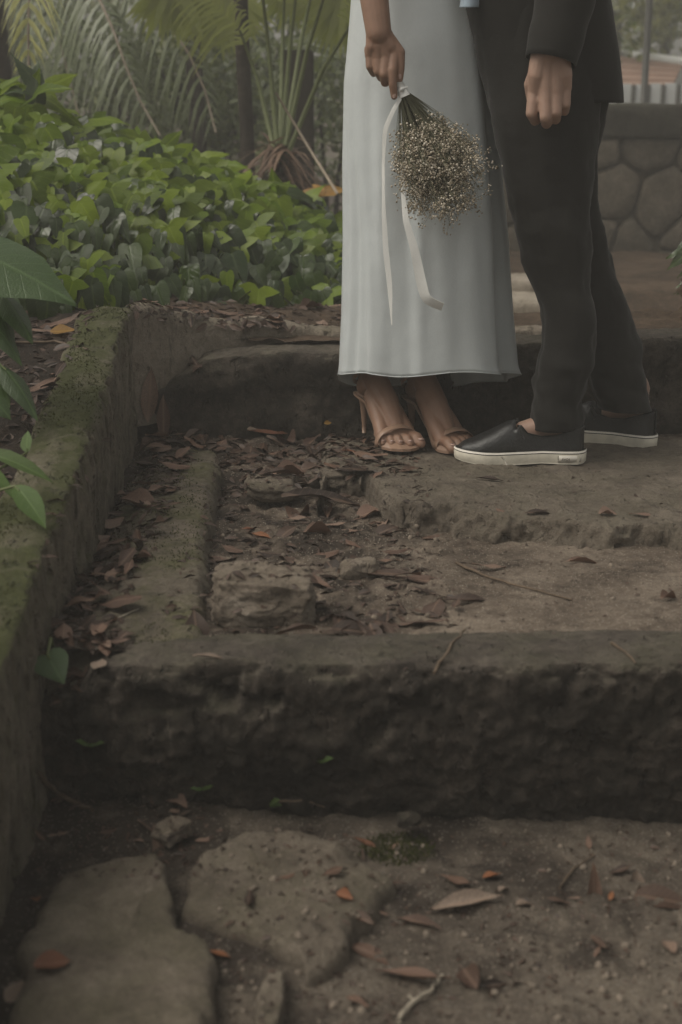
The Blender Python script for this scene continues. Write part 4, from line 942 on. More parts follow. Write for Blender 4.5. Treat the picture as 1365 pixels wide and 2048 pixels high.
# ------------------------------------------------------------------ wall, pole, shed on the right
WY = 7.6
t = thing('stone_wall', (1.6, WY + .15, 0), 'low wall of big polygonal stones with a dark cap behind the trousers', 'wall')
X0, X1, ZB, ZT = .25, 3.6, -.25, .60
link('mortar_core', bevel_box((X0, WY + .03, ZB - .2), (X1, WY + .33, ZT), MAT['mortar'], 'core', .01), t)
capz = W(1300, 206, WY).z
link('cap', sweep('cap', [[(x, WY + .36, ZT + .003), (x, WY + .36, capz - .004), (x, WY + .2, capz), (x, WY - .02, capz - .006), (x, WY - .03, capz - .05), (x, WY - .025, ZT + .003)] for x in (X0 - .03, 1.4, 2.4, X1 + .03)], 120, 40, MAT['cap'], amp=((.006, 5, 3),), rnd=1, flip=True), t)
seeds = []; r0 = random.Random(8)
for i in range(-1, 17):
    for j in range(-1, 5): seeds.append((X0 + i * .30 + (j % 2) * .15 + r0.uniform(-.12, .12), ZB + .06 + j * .25 + r0.uniform(-.09, .09)))
def clip(poly, a, b):
    mx, mz = (a[0] + b[0]) / 2, (a[1] + b[1]) / 2; nx, nz = b[0] - a[0], b[1] - a[1]; out = []
    for k in range(len(poly)):
        p, q = poly[k], poly[(k + 1) % len(poly)]; dp = (p[0] - mx) * nx + (p[1] - mz) * nz; dq = (q[0] - mx) * nx + (q[1] - mz) * nz
        if dp <= 0: out.append(p)
        if dp * dq < 0: f = dp / (dp - dq); out.append((p[0] + f * (q[0] - p[0]), p[1] + f * (q[1] - p[1])))
    return out
for a in seeds:
    poly = [(X0 + .01, ZB), (X1 - .01, ZB), (X1 - .01, ZT - .01), (X0 + .01, ZT - .01)]
    for b in seeds:
        if b is not a and abs(a[0] - b[0]) < .8 and len(poly) > 2: poly = clip(poly, a, b)
    if len(poly) < 3: continue
    c = np.mean(poly, axis=0); pl = np.array(poly)
    if np.ptp(pl[:, 0]) < .05 or np.ptp(pl[:, 1]) < .05: continue
    dd = np.linalg.norm(pl - c, axis=1, keepdims=True); ins = c + (pl - c) * np.clip(1 - .0045 / dd, .5, 1)
    ins = resample(np.c_[np.r_[ins, ins[:1]], np.zeros(len(ins) + 1)], 21, 1)[:-1, :2]; V, F = [], []
    pr = U(.026, .036)
    for f, d in ((1, .045), (1, .02), (.97, .028 - pr * .7), (.86, .028 - pr), (.4, .026 - pr)):
        for p in ins:
            q = c + (p - c) * f; V.append((q[0], WY + d + .006 * float(vnoise(np.array([[q[0] * 25, q[1] * 25, 1.]]))[0]) * (f < .9), q[1]))
    F = [f[::-1] for f in grid_faces(5, 20, closed_m=True)]; F.append(tuple(80 + k for k in range(20))); link('stone', mesh_from('stone', V, F, MAT['wallst']), t)
pp = W(1288, 205, 8.6); m = MB(); g = gz(pp.x, pp.y); m.tube([(pp.x, pp.y, g.z - .1), (pp.x, pp.y, 1.5), (pp.x, pp.y, 3.2)], [.021, .021, .02], 12); m.tube([(pp.x, pp.y, g.z - .1), (pp.x, pp.y, g.z + .05)], [.06, .06], 12)
tag(link('thin_pole', m.mesh('pole', MAT['pole'])), 'thin grey upright pole behind the wall at the right', 'pole')
# white fence of sheet panels
e0, e1 = W(1150, 205, 11.5), W(1480, 200, 11.0); zt = W(1300, 166, 11.3).z
t = thing('panel_fence', (e0.x, e0.y, -.4), 'pale white panel fence with dark posts behind the stone wall', 'fence'); npn = 11
for k in range(npn):
    a, b = e0.lerp(e1, k / npn), e0.lerp(e1, (k + 1) / npn); mm = MB(); mm.box((a.x + .012, a.y - .012, -.4), (b.x - .012, a.y + .012, zt + U(-.01, .01))); link('panel', mm.mesh('panel', MAT['white'], False), t)
    mm = MB(); mm.box((a.x - .011, a.y - .03, -.45), (a.x + .011, a.y + .03, zt - .01)); link('post', mm.mesh('post', MAT['pole'], False), t)
# shed roof
A, B_, C_, D_ = W(1130, 96, 15.0), W(1366, 128, 14.2), W(1345, 172, 12.8), W(1100, 176, 13.2)
t = thing('shed', ((A.x + C_.x) / 2, 13.8, -.5), 'low shed with a brown sheet roof and pale ridge behind the wall', 'shed')
nb = 5
for k in range(nb):
    p0, p1 = A.lerp(D_, k / nb), A.lerp(D_, (k + 1) / nb); q0, q1 = B_.lerp(C_, k / nb), B_.lerp(C_, (k + 1) / nb); dz = Vector((0, 0, .03)); dn = Vector((0, -.02, .018))
    mm = MB(); v = [p0, q0, q1 + dn, p1 + dn]; mm.add(v + [x - dz for x in v], [(0, 3, 2, 1), (4, 5, 6, 7), (0, 1, 5, 4), (1, 2, 6, 5), (2, 3, 7, 6), (3, 0, 4, 7)]); link('roof_sheet', mm.mesh('roof_sheet', MAT['roof'], False), t)
mm = MB(); mm.tube([A + Vector((0, 0, .02)), B_ + Vector((0.02, 0, .02))], [.045, .045], 8); link('ridge_cap', mm.mesh('ridge', MAT['white']), t)
mm = MB(); mm.box((D_.x + .1, 13.3, -.6), (C_.x - .1, 13.9, D_.z - .05)); link('wall', mm.mesh('shedwall', MAT['roof'], False), t)

# ------------------------------------------------------------------ the woman in the dress
def silh(rows, Y): return [(W(l, y, Y).z, W(l, y, Y).x, W(r, y, Y).x) for y, l, r in rows]
bride = thing('person', (.19, 3.3, 0), 'person in a long pale satin dress and nude heeled sandals', 'person')
DY = 3.29
S = silh([(-1400, 745, 940), (-1000, 720, 960), (-620, 735, 930), (-300, 715, 955), (0, 700, 968), (150, 686, 985), (300, 683, 998), (450, 684, 1010), (600, 681, 1016), (700, 676, 1023), (750, 668, 1040), (820, 662, 1052)], DY)[::-1]
sz = [s[0] for s in S]; sl = [s[1] for s in S]; sr = [s[2] for s in S]
NT_, NR = 260, 150; ztop = 1.42
P = np.empty((NR, NT_, 3))
th = np.linspace(0, 2 * np.pi, NT_, endpoint=False)
tanh_ = lambda y, off: CAMZ - y * math.tan(R(PITCH) - math.atan((1024 - (748 + off)) / FPX))
_r = random.Random(4); DF = [(R(_r.uniform(180, 360)), R(_r.uniform(4, 15)), _r.uniform(-.013, .012), _r.uniform(.45, 1.05), _r.uniform(-.25, .25)) for _ in range(22)] + [(R(_r.uniform(0, 180)), R(_r.uniform(4, 9)), _r.uniform(-.01, .01), .8, 0) for _ in range(9)]
for i in range(NR):
    u = (i / (NR - 1)) ** 1.0
    for _it in range(1):
        zz0 = .2 + (ztop - .2) * u
        xl, xr = np.interp(zz0, sz, sl), np.interp(zz0, sz, sr); cx, rx = (xl + xr) / 2, (xr - xl) / 2
        ry = np.interp(zz0, [.1, .5, .9, 1.1, 1.42], [.165, .145, .13, .11, .12])
        A_ = np.interp(zz0, [.15, .45, .8, 1.0, 1.1], [.009, .005, .002, .001, .0008])
        fold = A_ * (np.sin(5 * th + .9 + .5 * u) + .55 * np.sin(9 * th + 2.2 - 1.2 * u) + .35 * np.sin(17 * th + 1 + u * 2))
        notch = -np.interp(zz0, [.15, .5, .95], [.05, .03, .004]) * np.exp(-((np.mod(th + R(24) + np.pi, 2 * np.pi) - np.pi) / R(9)) ** 2)
        cr = -np.interp(zz0, [.15, .6, .95], [.02, .012, .0]) * (np.exp(-((np.mod(th + R(128) + np.pi, 2 * np.pi) - np.pi) / R(7)) ** 2) + .8 * np.exp(-((np.mod(th + R(150) + np.pi, 2 * np.pi) - np.pi) / R(6)) ** 2))
        for (a0, wd_, am, z1, sl_) in DF:
            cr = cr + am * sst(z1, z1 - .45, zz0) * np.exp(-((np.mod(th - a0 - sl_ * (zz0 - .2) + np.pi, 2 * np.pi) - np.pi) / wd_) ** 2)
        rr = 1 + (fold + notch + cr) / rx
        sq = lambda c: np.sign(c) * np.abs(c) ** .92
        x = cx + rx * sq(np.cos(th)) * rr; y = DY + ry * sq(np.sin(th)) * rr
        off = 3 * np.sin(3 * th + 1) + 5 * np.sin(th * 6) * .6 + np.where(np.sin(th) > 0, 26 * np.clip(np.sin(th), 0, 1), 0)
        zh = np.array([tanh_(a, b) for a, b in zip(y, off)])
        z = zh + (ztop - zh) * u
    P[i, :, 0], P[i, :, 1], P[i, :, 2] = x, y, z
q = P.reshape(-1, 3); q[:, 1] += .0025 * fbm(q * np.array([1, 1, .35]), 14, 3) * sst(1.0, .5, q[:, 2])
dm = mesh_from('dress', q, [f[::-1] for f in grid_faces(NR, NT_, closed_m=True)][::1], MAT['dress'])
dress = link('dress', dm, bride); so = dress.modifiers.new('thick', 'SOLIDIFY'); so.thickness = .0018; so.offset = -1
m = MB(); hp = [Vector(v) for v in P[0]] + [Vector(P[0, 0])]; hp2 = [v + Vector((0, 0, .0)) for v in hp]
m.tube(hp2, .0012, 6, False); link('hem', m.mesh('hem', MAT['dress']), dress)
# her body
def foot_prims(m, loc, head, left, sc=1.13, heel=.076):
    f = Vector((head[0], head[1], 0)).normalized(); l = Vector((-f.y, f.x, 0)); med = -1 if left else 1   # medial side along +l
    T = lambda a, b, c: Vector(loc) + f * a * sc + l * b * med * sc + Vector((0, 0, c * sc))
    m.chain([T(0, 0, heel + .024), T(.03, .0, heel + .05), T(.085, .004, heel * .62 + .035), T(.13, .006, .028)], [.026, .030, .028, .022])
    m.chain([T(.01, 0, heel + .03), T(.022, 0, heel + .09), T(.015, 0, heel + .17), T(.0, 0, heel + .30)], [.027, .031, .034, .046])
    m.chain([T(.02, .018, heel + .075), T(.02, .03, heel + .085)], [.015, .012]); m.chain([T(.015, -.018, heel + .068), T(.015, -.029, heel + .075)], [.015, .012])
    m.chain([T(.05, .012, heel * .8 + .035), T(.10, .02, heel * .3 + .03), T(.142, .026, .020)], [.022, .021, .019])
    m.chain([T(.05, -.012, heel * .8 + .028), T(.10, -.02, heel * .3 + .024), T(.132, -.028, .016)], [.02, .019, .016])
    m.chain([T(.142, .026, .02), T(.142, .0, .02), T(.13, -.03, .016)], [.018, .018, .015])
    toes = [(.030, .148, .192, .0125), (.0085, .152, .188, .0095), (-.009, .148, .180, .009), (-.0235, .140, .170, .0085), (-.036, .130, .157, .008)]
    tips = []
    for b, a0, a1, r in toes:
        m.chain([T(a0 - .015, b * .92, .022), T((a0 + a1) / 2, b, .021), T(a1 - .006, b * 1.02, .012)], [r, r * 1.02, r * .98], n=10, m=4); tips.append((T(a1 - .004, b * 1.02, .012 + r * .75), f, r))
    return T, tips
BODY = MB(); FT = []
FEET = [((.062, 3.345, .012), (.42, -.90), False), ((.178, 3.34, .006), (.50, -.87), True)]
fm = MB()
for loc, hd, lf in FEET: FT.append(foot_prims(fm, loc, hd, lf))
feetmesh = fm.remesh('feet', MAT['skinb'], .0024, 3)
hips = Vector((.165, 3.31, .95))
bm_ = MB(); up_ = bm_
for k, (loc, hd, lf) in enumerate(FEET):
    an = FT[k][0](.0, 0, .36); hp_ = hips + Vector((-.07 if k == 0 else .07, .0, 0)); kn = an.lerp(hp_, .42) + Vector((0, -.02, 0))
    up_.chain([an, kn, hp_], [.042, .052, .075])
up_.chain([hips, hips + Vector((0, 0, .18)), hips + Vector((0, 0, .36))], [.11, .09, .10]); up_.chain([hips + Vector((-.13, 0, .47)), hips + Vector((.13, 0, .47))], [.045, .045])
up_.chain([hips + Vector((0, 0, .36)), hips + Vector((0, 0, .48)), hips + Vector((0.01, 0, .6))], [.09, .055, .045]); up_.ellipsoid(hips + Vector((.02, -.01, .72)), (.075, .095, .115)); up_.capsule(hips + Vector((.1, -.01, .70)), .012, hips + Vector((.095, -.01, .68)), .013)
# right arm: shoulder, elbow, then hand in pixels
HY = 3.06
sh = hips + Vector((-.14, -.02, .46)); el = W(722, -330, 3.13)
up_.chain([sh, el], [.047, .036])
hm_ = MB()
pxr = lambda x, y, Y=HY: W(x, y, Y)
hm_.chain([el, W(738, -90, 3.10), W(752, 20, 3.07), W(758, 66, HY)], [.037, .034, .0285, .0265], n=18)
def Hb(x, y, d=0): return W(x, y, HY + d)
# palm: wrist to the knuckles
for (kx, ky, r0, r1, d) in [(742, 108, .0150, .0130, .006), (756, 112, .0165, .0135, -.001), (773, 112, .0165, .0135, -.003), (789, 104, .0165, .0130, .0)]:
    hm_.chain([Hb(757 + (kx - 757) * .35, 74, .003), Hb((757 + kx) / 2 + (kx - 757) * .2, 92, 0), Hb(kx, ky, d)], [.0215, r0 + .001, r1], n=12)
hm_.chain([Hb(745, 100, .012), Hb(785, 100, .012)], [.017, .017])
for pts, rr in [([(742, 108, .006), (741, 132, .002), (748, 145, .018), (764, 140, .026)], (.0115, .0095, .0088, .008)),
                ([(756, 112, -.001), (757, 142, -.007), (763, 154, .012), (778, 146, .024)], (.0125, .0103, .0093, .0085)),
                ([(773, 112, -.003), (769, 148, -.013), (771, 164, .004), (784, 156, .02)], (.0128, .0108, .0098, .0088)),
                ([(789, 104, .0), (786, 140, -.016), (786, 168, -.017), (789, 192, -.012)], (.0126, .0102, .0088, .0074))]:
    hm_.chain([Hb(*p) for p in pts], rr, n=12)
hm_.chain([Hb(778, 80, .004), Hb(799, 104, .0), Hb(801, 132, -.004), Hb(799, 157, -.006)], [.016, .0125, .0100, .0085], n=12)
handmesh = hm_.remesh('hand', MAT['skinb'], .0022, 2)
bodymesh = up_.remesh('torso', MAT['skinb'], .008, 4)
body = link('body', join_meshes('body', [feetmesh, bodymesh, handmesh], MAT['skinb']), bride)
def nail(*a, **k): m = MB(); m.ellipsoid(*a, **k); link('nail', m.mesh('nail', MAT['nail']), body)
for (x, y, d, rx) in [(789, 190, -.0185, .0042), (800, 152, -.0135, .004)]: nail(Hb(x, y, d), (rx, .002, .0055), n=10, m=6)
for k in range(2):
    for (tp, f, r) in FT[k][1]: nail(tp, (r * .62, r * .62, r * .22), n=8, m=5)
# sandals
for k, (loc, hd, lf) in enumerate(FEET):
    T = FT[k][0]; sd_ = link('sandal', None or MB().mesh('x', None), bride) if False else None
    V, F = [], []; n = 26; outl = []
    prof = [(-.028, .0), (-.022, .022), (.0, .028), (.04, .026), (.09, .030), (.13, .042), (.155, .045), (.18, .036), (.196, .016), (.20, .0)]
    pts = [(a, w) for a, w in prof] + [(a, -w * (.92 if a > .1 else 1)) for a, w in prof[-2:0:-1]]
    hz = lambda a: float(np.interp(a, [-.03, .03, .06, .12, .15, .2], [.082, .080, .062, .010, .002, .003]))
    N_ = len(pts)
    for dz in (0.0, .0055):
        for a, w in pts: V.append(T(a, w, hz(a) + dz - .002))
    F = [tuple(range(N_))[::-1], tuple(range(N_, 2 * N_))] + [(i, (i + 1) % N_, N_ + (i + 1) % N_, N_ + i) for i in range(N_)]
    sole = link('sandal', mesh_from('sandal_sole', V, F, MAT['nude'], False), bride)
    mm = MB(); mm.tube([T(-.012, 0, .078), T(-.014, 0, .05), T(-.012, 0, .012), T(-.012, 0, -.004)], [.016, .009, .0055, .0055], 10); link('heel', mm.mesh('heel', MAT['nude']), sole)
    # toe strap: band hugging the ball of the foot
    V = []; na = 22
    for a, zc in ((.136, 0.0), (.140, 0), (.145, .0), (.150, 0)):
        for q in range(na):
            an = math.pi * (q / (na - 1)); V.append(T(a + .006 * math.sin(an), .0455 * math.cos(an) * (1.02) - .002, .004 + (.046 - (a - .118) * .33) * math.sin(an) ** .75))
    me = mesh_from('toe_strap', V, grid_faces(4, na), MAT['nude']); o = link('toe_strap', me, sole); o.modifiers.new('s', 'SOLIDIFY').thickness = .0015
    # heel counter strap and ankle strap
    V = []
    for zc, rb in ((.098, .031), (.108, .033)):
        for q in range(15): an = R(-110) + R(220) * q / 14; V.append(T(.004 - rb * math.cos(an) * 1.0, rb * math.sin(an), zc + .05 * (1 - math.cos(an)) * .4))
    o = link('heel_strap', mesh_from('heel_strap', V, grid_faces(2, 15), MAT['nude']), sole); o.modifiers.new('s', 'SOLIDIFY').thickness = .002
    mm = MB(); mm.tube([T(.018 + .036 * math.cos(2 * math.pi * q / 20), .036 * math.sin(2 * math.pi * q / 20), .182) for q in range(21)], .0028, 6, False); mm.tube([T(-.028, 0, .10), T(-.03, 0, .14), T(-.018, 0, .182)], .0028, 6)
    link('ankle_strap', mm.mesh('ankle_strap', MAT['nude']), sole)

# ------------------------------------------------------------------ bouquet
kn = W(806, 184, HY - .004); bq = thing('bouquet', kn, 'bouquet of tiny dried cream flowers hanging upside down from the hand', 'bouquet')
ax = (W(886, 372, HY - .02) - kn); Lb = ax.length; ax.normalize(); sx_ = ax.cross(Vector((0, 1, 0))).normalized(); sy_ = Vector((0, -1, 0))
fl = boulder('floret', (1, 1, .8), None, 1, 1, .35, .1); its = []; m = MB(); tips = []
for k in range(230):
    a = 2 * math.pi * random.random(); rad = math.sqrt(random.random()); dx, dy = math.cos(a) * rad * .090 + .006, math.sin(a) * rad * .075 - .028
    dist = U(.17, .29) * (1 - .25 * rad * rad); tip = kn + ax * dist + sx_ * dx + sy_ * (dy + .02)
    st0 = kn + sx_ * dx * .08 + sy_ * dy * .08; mid = kn.lerp(tip, .5) + (sx_ * dx + sy_ * dy) * .06
    m.tube([st0, mid, tip], [.0007, .0005, .0004], 4); tips.append((mid, tip))
    for b in range(7):
        q0 = st0.lerp(tip, U(.3, 1.0) ** .75); sp_ = (q0 - kn).length / Lb; e = q0 + (ax * U(.0, .03) + sx_ * U(-.03, .03) * sp_ + sy_ * U(-.03, .03) * sp_); m.tube([q0, e], [.00038, .0003], 3, False)
        for c in range(7):
            its.append((fl, Matrix.Translation(e + Vector((random.gauss(0, .0062), random.gauss(0, .0062), random.gauss(0, .0062)))) @ Euler((U(0, 6), U(0, 6), U(0, 6))).to_matrix().to_4x4() @ Matrix.Scale(U(.0011, .0027), 4)))
m.tube([kn, kn - ax * .05 + Vector((-.004, 0, .01)), kn - ax * .09 + Vector((-.01, .01, .02))], [.008, .006, .006], 8)
tag(link('flower_stems', m.mesh('flower_stems', MAT['bstem']), bq), kind='stuff')
tag(link('florets', join_inst('florets', its, MAT['flower']), bq), kind='stuff')
m = MB(); m.tube([kn - ax * .024, kn - ax * .008, kn + ax * .010], [.0085, .0105, .0125], 14); m.tube([kn - ax * .006 + sx_ * .012, kn - ax * .006 + sx_ * .0 + sy_ * .013, kn - ax * .004 - sx_ * .012], [.003, .005, .003], 8)
rb = link('ribbon_wrap', m.mesh('ribbon_wrap', MAT['ribbon']), bq)
def ribbon(pts, wids, parent, name='ribbon'):
    WW = np.interp(np.linspace(0, 1, 60), np.linspace(0, 1, len(wids)), wids)
    C_ = [W(x, y, Y) for x, y, Y, a in pts]; Pn = resample([tuple(c) for c in C_], 60, 4); V = []
    aa = np.interp(np.linspace(0, 1, 60), np.linspace(0, 1, len(pts)), [p[3] for p in pts])
    for i in range(60):
        tg = Vector(Pn[min(i + 1, 59)] - Pn[max(i - 1, 0)]).normalized(); s0 = tg.cross(Vector((0, 1, 0))).normalized(); s1 = tg.cross(s0).normalized()
        s = s0 * math.cos(aa[i]) + s1 * math.sin(aa[i]); c = Vector(Pn[i]); 
        for w_ in (-1, -.3, .3, 1): V.append(c + s * WW[i] * w_ / 2 + Vector((0, -.0003 * (1 - w_ * w_), 0)))
    o = link(name, mesh_from('ribbon', V, grid_faces(60, 4), MAT['ribbon'], False), parent); o.modifiers.new('s', 'SOLIDIFY').thickness = .0006; return o
ribbon([(801, 196, HY - .012, .2), (786, 222, HY - .015, .5), (770, 258, HY - .01, .9), (767, 330, HY - .005, .5), (768, 420, HY - .02, .2), (772, 500, HY - .03, .3), (780, 570, HY - .04, .6), (784, 650, HY - .045, 1.1)], [.008, .011, .009, .007, .011, .013, .012, .005], bq)
ribbon([(808, 196, HY - .002, .6), (806, 280, HY + .012, .4), (806, 380, HY - .005, .4), (812, 440, HY - .03, .3), (830, 500, HY - .04, .1), (842, 560, HY - .045, .1), (852, 600, HY - .05, .5), (886, 614, HY - .055, .7)], [.005, .006, .007, .009, .014, .019, .024, .024], bq)

# ------------------------------------------------------------------ the man in the suit
groom = thing('person', (.5, 3.2, 0), 'person in a dark suit and black slip-on shoes, one fist hanging down', 'person')
def loft(rings, N, nr, mat, name, wr=None, closed_top=False, sup=.9):
    """rings: (z, xl, xr, yc, ry)"""
    rings = sorted(rings); z0 = [r[0] for r in rings]; zz = np.linspace(z0[0], z0[-1], nr); th = np.linspace(0, 2 * np.pi, N, endpoint=False)
    P = np.empty((nr, N, 3)); I = lambda k: np.convolve(np.pad(np.interp(zz, z0, [r[k] for r in rings]), 4, 'edge'), np.ones(9) / 9, 'valid')
    xl, xr, yc, ry = I(1), I(2), I(3), I(4)
    for i in range(nr):
        c, s = np.cos(th), np.sin(th); P[i, :, 0] = (xl[i] + xr[i]) / 2 + (xr[i] - xl[i]) / 2 * np.sign(c) * np.abs(c) ** sup
        P[i, :, 1] = yc[i] + ry[i] * np.sign(s) * np.abs(s) ** sup; P[i, :, 2] = zz[i]
    N_ = normals_grid(P); q = P.reshape(-1, 3)
    if wr is not None: q = q - N_.reshape(-1, 3) * wr(q)[:, None] * -1
    F = [f[::-1] for f in grid_faces(nr, N, closed_m=True)]
    if closed_top: F.append(tuple((nr - 1) * N + k for k in range(N)))
    return mesh_from(name, q, F, mat)
NY, FY = 3.12, 3.26
def rows2(rows, Y, ry): return [(W(l, y, Y).z, W(l, y, Y).x, W(r, y, Y).x, Y if len(rest) == 0 else rest[0], ry if len(rest) < 2 else rest[1]) for (y, l, r, *rest) in rows]
near = rows2([(853, 1056, 1170), (835, 1054, 1172), (800, 1059, 1174), (750, 1066, 1179), (690, 1083, 1187), (640, 1086, 1189), (610, 1082, 1186), (560, 1062, 1182), (500, 1047, 1180), (450, 1033, 1180), (380, 1015, 1185), (300, 998, 1193, 3.13, .085), (240, 986, 1200, 3.14, .09), (150, 968, 1215, 3.17, .11), (60, 955, 1225, 3.19, .125), (-60, 950, 1225, 3.2, .13)], NY, .068)
far = rows2([(816, 1200, 1306), (790, 1188, 1297), (740, 1172, 1284), (690, 1160, 1275), (600, 1138, 1247), (500, 1108, 1217), (400, 1080, 1199), (300, 1040, 1196, 3.25, .08), (200, 1000, 1215, 3.24, .09)], FY, .066)
def wrink(q):
    z = q[:, 2]; low = sst(.35, .08, z); kne = np.exp(-((z - .45) / .12) ** 2)
    dg_ = sst(.1, .6, fbm(q, 5, 2)) *   .0022 * np.sin(70 * (z + .7 * q[:, 0]) + 4 * fbm(q, 4, 2))
    return dg_ + .0045 * fbm(q * np.array([1, 1, 1.7]), 7, 4) * (1 + 1.0 * low + kne) + .003 * np.sin(z * 95 + q[:, 0] * 30 + 3 * fbm(q, 6, 2)) * low * sst(.03, .1, z) * .8 + .004 * fbm(q * np.array([1, 1, .3]), 22, 2)
tr = join_meshes('trousers', [loft(near, 90, 170, None, 'a', wrink), loft(far, 90, 130, None, 'b', wrink)], MAT['suit'])
trousers = link('trousers', tr, groom); trousers.modifiers.new('s', 'SOLIDIFY').thickness = .002
jr = rows2([(205, 1000, 1254, 3.2, .118), (196, 985, 1254, 3.2, .124), (150, 968, 1246, 3.2, .128), (100, 957, 1239, 3.2, .13), (0, 934, 1226, 3.2, .135), (-300, 910, 1190, 3.2, .13), (-700, 900, 1205, 3.2, .125), (-960, 915, 1195, 3.2, .11), (-1130, 985, 1120, 3.2, .06)], 3.16, .12)
def jw(q): return .005 * fbm(q * np.array([1, 1, .6]), 7, 3)
jk = link('jacket', loft(jr, 120, 150, MAT['suit'], 'jacket', jw), groom); jk.modifiers.new('s', 'SOLIDIFY').thickness = .004
AY = 3.0
hw = W(1102, 122, AY); es = Vector((hw.x + .06, 3.06, 1.15)); ss = Vector((.52, 3.12, 1.40))
m = MB(); sp = resample([tuple(ss), tuple(es), tuple(es.lerp(hw, .5) + Vector((.004, -.004, 0))), tuple(hw + (es - hw).normalized() * .0)], 46, 3)
m.tube([Vector(p) for p in sp], list(np.linspace(.078, .0505, 46) + .003 * np.sin(np.arange(46) * 1.1) * np.linspace(1, .3, 46)), 28, False)
slv = link('sleeve', m.mesh('sleeve', MAT['suit']), jk); sm = slv.modifiers.new('s', 'SOLIDIFY'); sm.thickness = .003
# shirt edge at the front
sw = sweep('shirt', [[tuple(W(x0, y, 3.12 + d)) for x0, d in ((916, .02), (925, -.012), (940, -.02), (952, -.012), (960, .01))] for y in (-160, -100, -40, -5, 6, 14)], 60, 24, MAT['shirt'], amp=((.006, 20, 3),), rnd=2, caps=False)
so_ = link('shirt', sw, groom); so_.modifiers.new('s', 'SOLIDIFY').thickness = .003
# body: torso, legs, feet, left arm and fist
gb = MB(); gh = Vector((.46, 3.2, .9))
NA, FA = Vector((.488, 3.11, .10)), Vector((.702, 3.298, .10))
for rows, an in ((near, NA), (far, FA)):
    rs = sorted(rows); cz = lambda z: Vector((float(np.interp(z, [r[0] for r in rs], [(r[1] + r[2]) / 2 for r in rs])), float(np.interp(z, [r[0] for r in rs], [r[3] for r in rs])), z))
    gb.chain([an - Vector((0, 0, .06)), an + Vector((0, 0, .03)), cz(.25), cz(.48), cz(.62), cz(.74), gh + Vector((0, 0, .02))], [.022, .027, .036, .045, .05, .055, .06]); gb.chain([an + Vector((0, 0, -.01)), an + Vector((-.08 if an is NA else -.055, 0 if an is NA else .03, -.035))], [.029, .026])
gb.chain([gh + Vector((0.02, 0, .05)), gh + Vector((0, 0, .22)), gh + Vector((0, 0, .42))], [.09, .10, .105]); gb.chain([gh + Vector((0, -.16, .53)), gh + Vector((0, .16, .53))], [.055, .055])
gb.chain([gh + Vector((0, 0, .42)), gh + Vector((0, 0, .6)), gh + Vector((-.01, 0, .70))], [.1, .06, .055]); gb.ellipsoid(gh + Vector((-.03, 0, .80)), (.1, .078, .125)); gb.capsule(gh + Vector((-.13, 0, .79)), .013, gh + Vector((-.125, 0, .76)), .015)
gb.chain([ss, es, es.lerp(hw, .6)], [.05, .042, .034])
ff = MB(); HH = lambda x, y, d=0: W(x, y, AY + d)
ff.chain([es.lerp(hw, .5), HH(1102, 104, .0)], [.036, .030])
for (kx, ky, d) in [(1070, 186, .004), (1092, 187, -.009), (1113, 184, -.009), (1131, 174, .0)]:
    ff.chain([HH(1102 + (kx - 1102) * .55, 112, 0), HH(1102 + (kx - 1102) * .85, 150, -.003), HH(kx, ky, d)], [.0235, .0195, .0142], n=14)
ff.chain([HH(1078, 165, .016), HH(1124, 160, .016)], [.02, .02]); ff.chain([HH(1085, 130, .008), HH(1118, 130, .008)], [.022, .022])
for pts, rr in [([(1069, 186, .004), (1064, 226, -.004), (1071, 240, .020), (1078, 220, .036)], (.0138, .0123, .0112, .0098)),
                ([(1092, 187, -.009), (1092, 233, -.018), (1094, 246, .008), (1096, 224, .03)], (.0142, .0126, .0114, .01)),
                ([(1113, 184, -.009), (1113, 224, -.016), (1112, 238, .010), (1112, 216, .03)], (.0136, .0118, .0108, .0095)),
                ([(1131, 174, .0), (1132, 208, -.005), (1130, 222, .016), (1126, 206, .032)], (.0125, .0105, .0096, .0085))]:
    ff.chain([HH(*p) for p in pts], rr, n=12)
ff.chain([HH(1078, 135, .02), HH(1062, 168, .026), HH(1066, 200, .03), HH(1082, 222, .028)], [.018, .014, .0122, .0098], n=12)
link('body', join_meshes('groom_body', [gb.remesh('t', MAT['sking'], .008, 4), ff.remesh('h', MAT['sking'], .0024, 2)], MAT['sking']), groom)
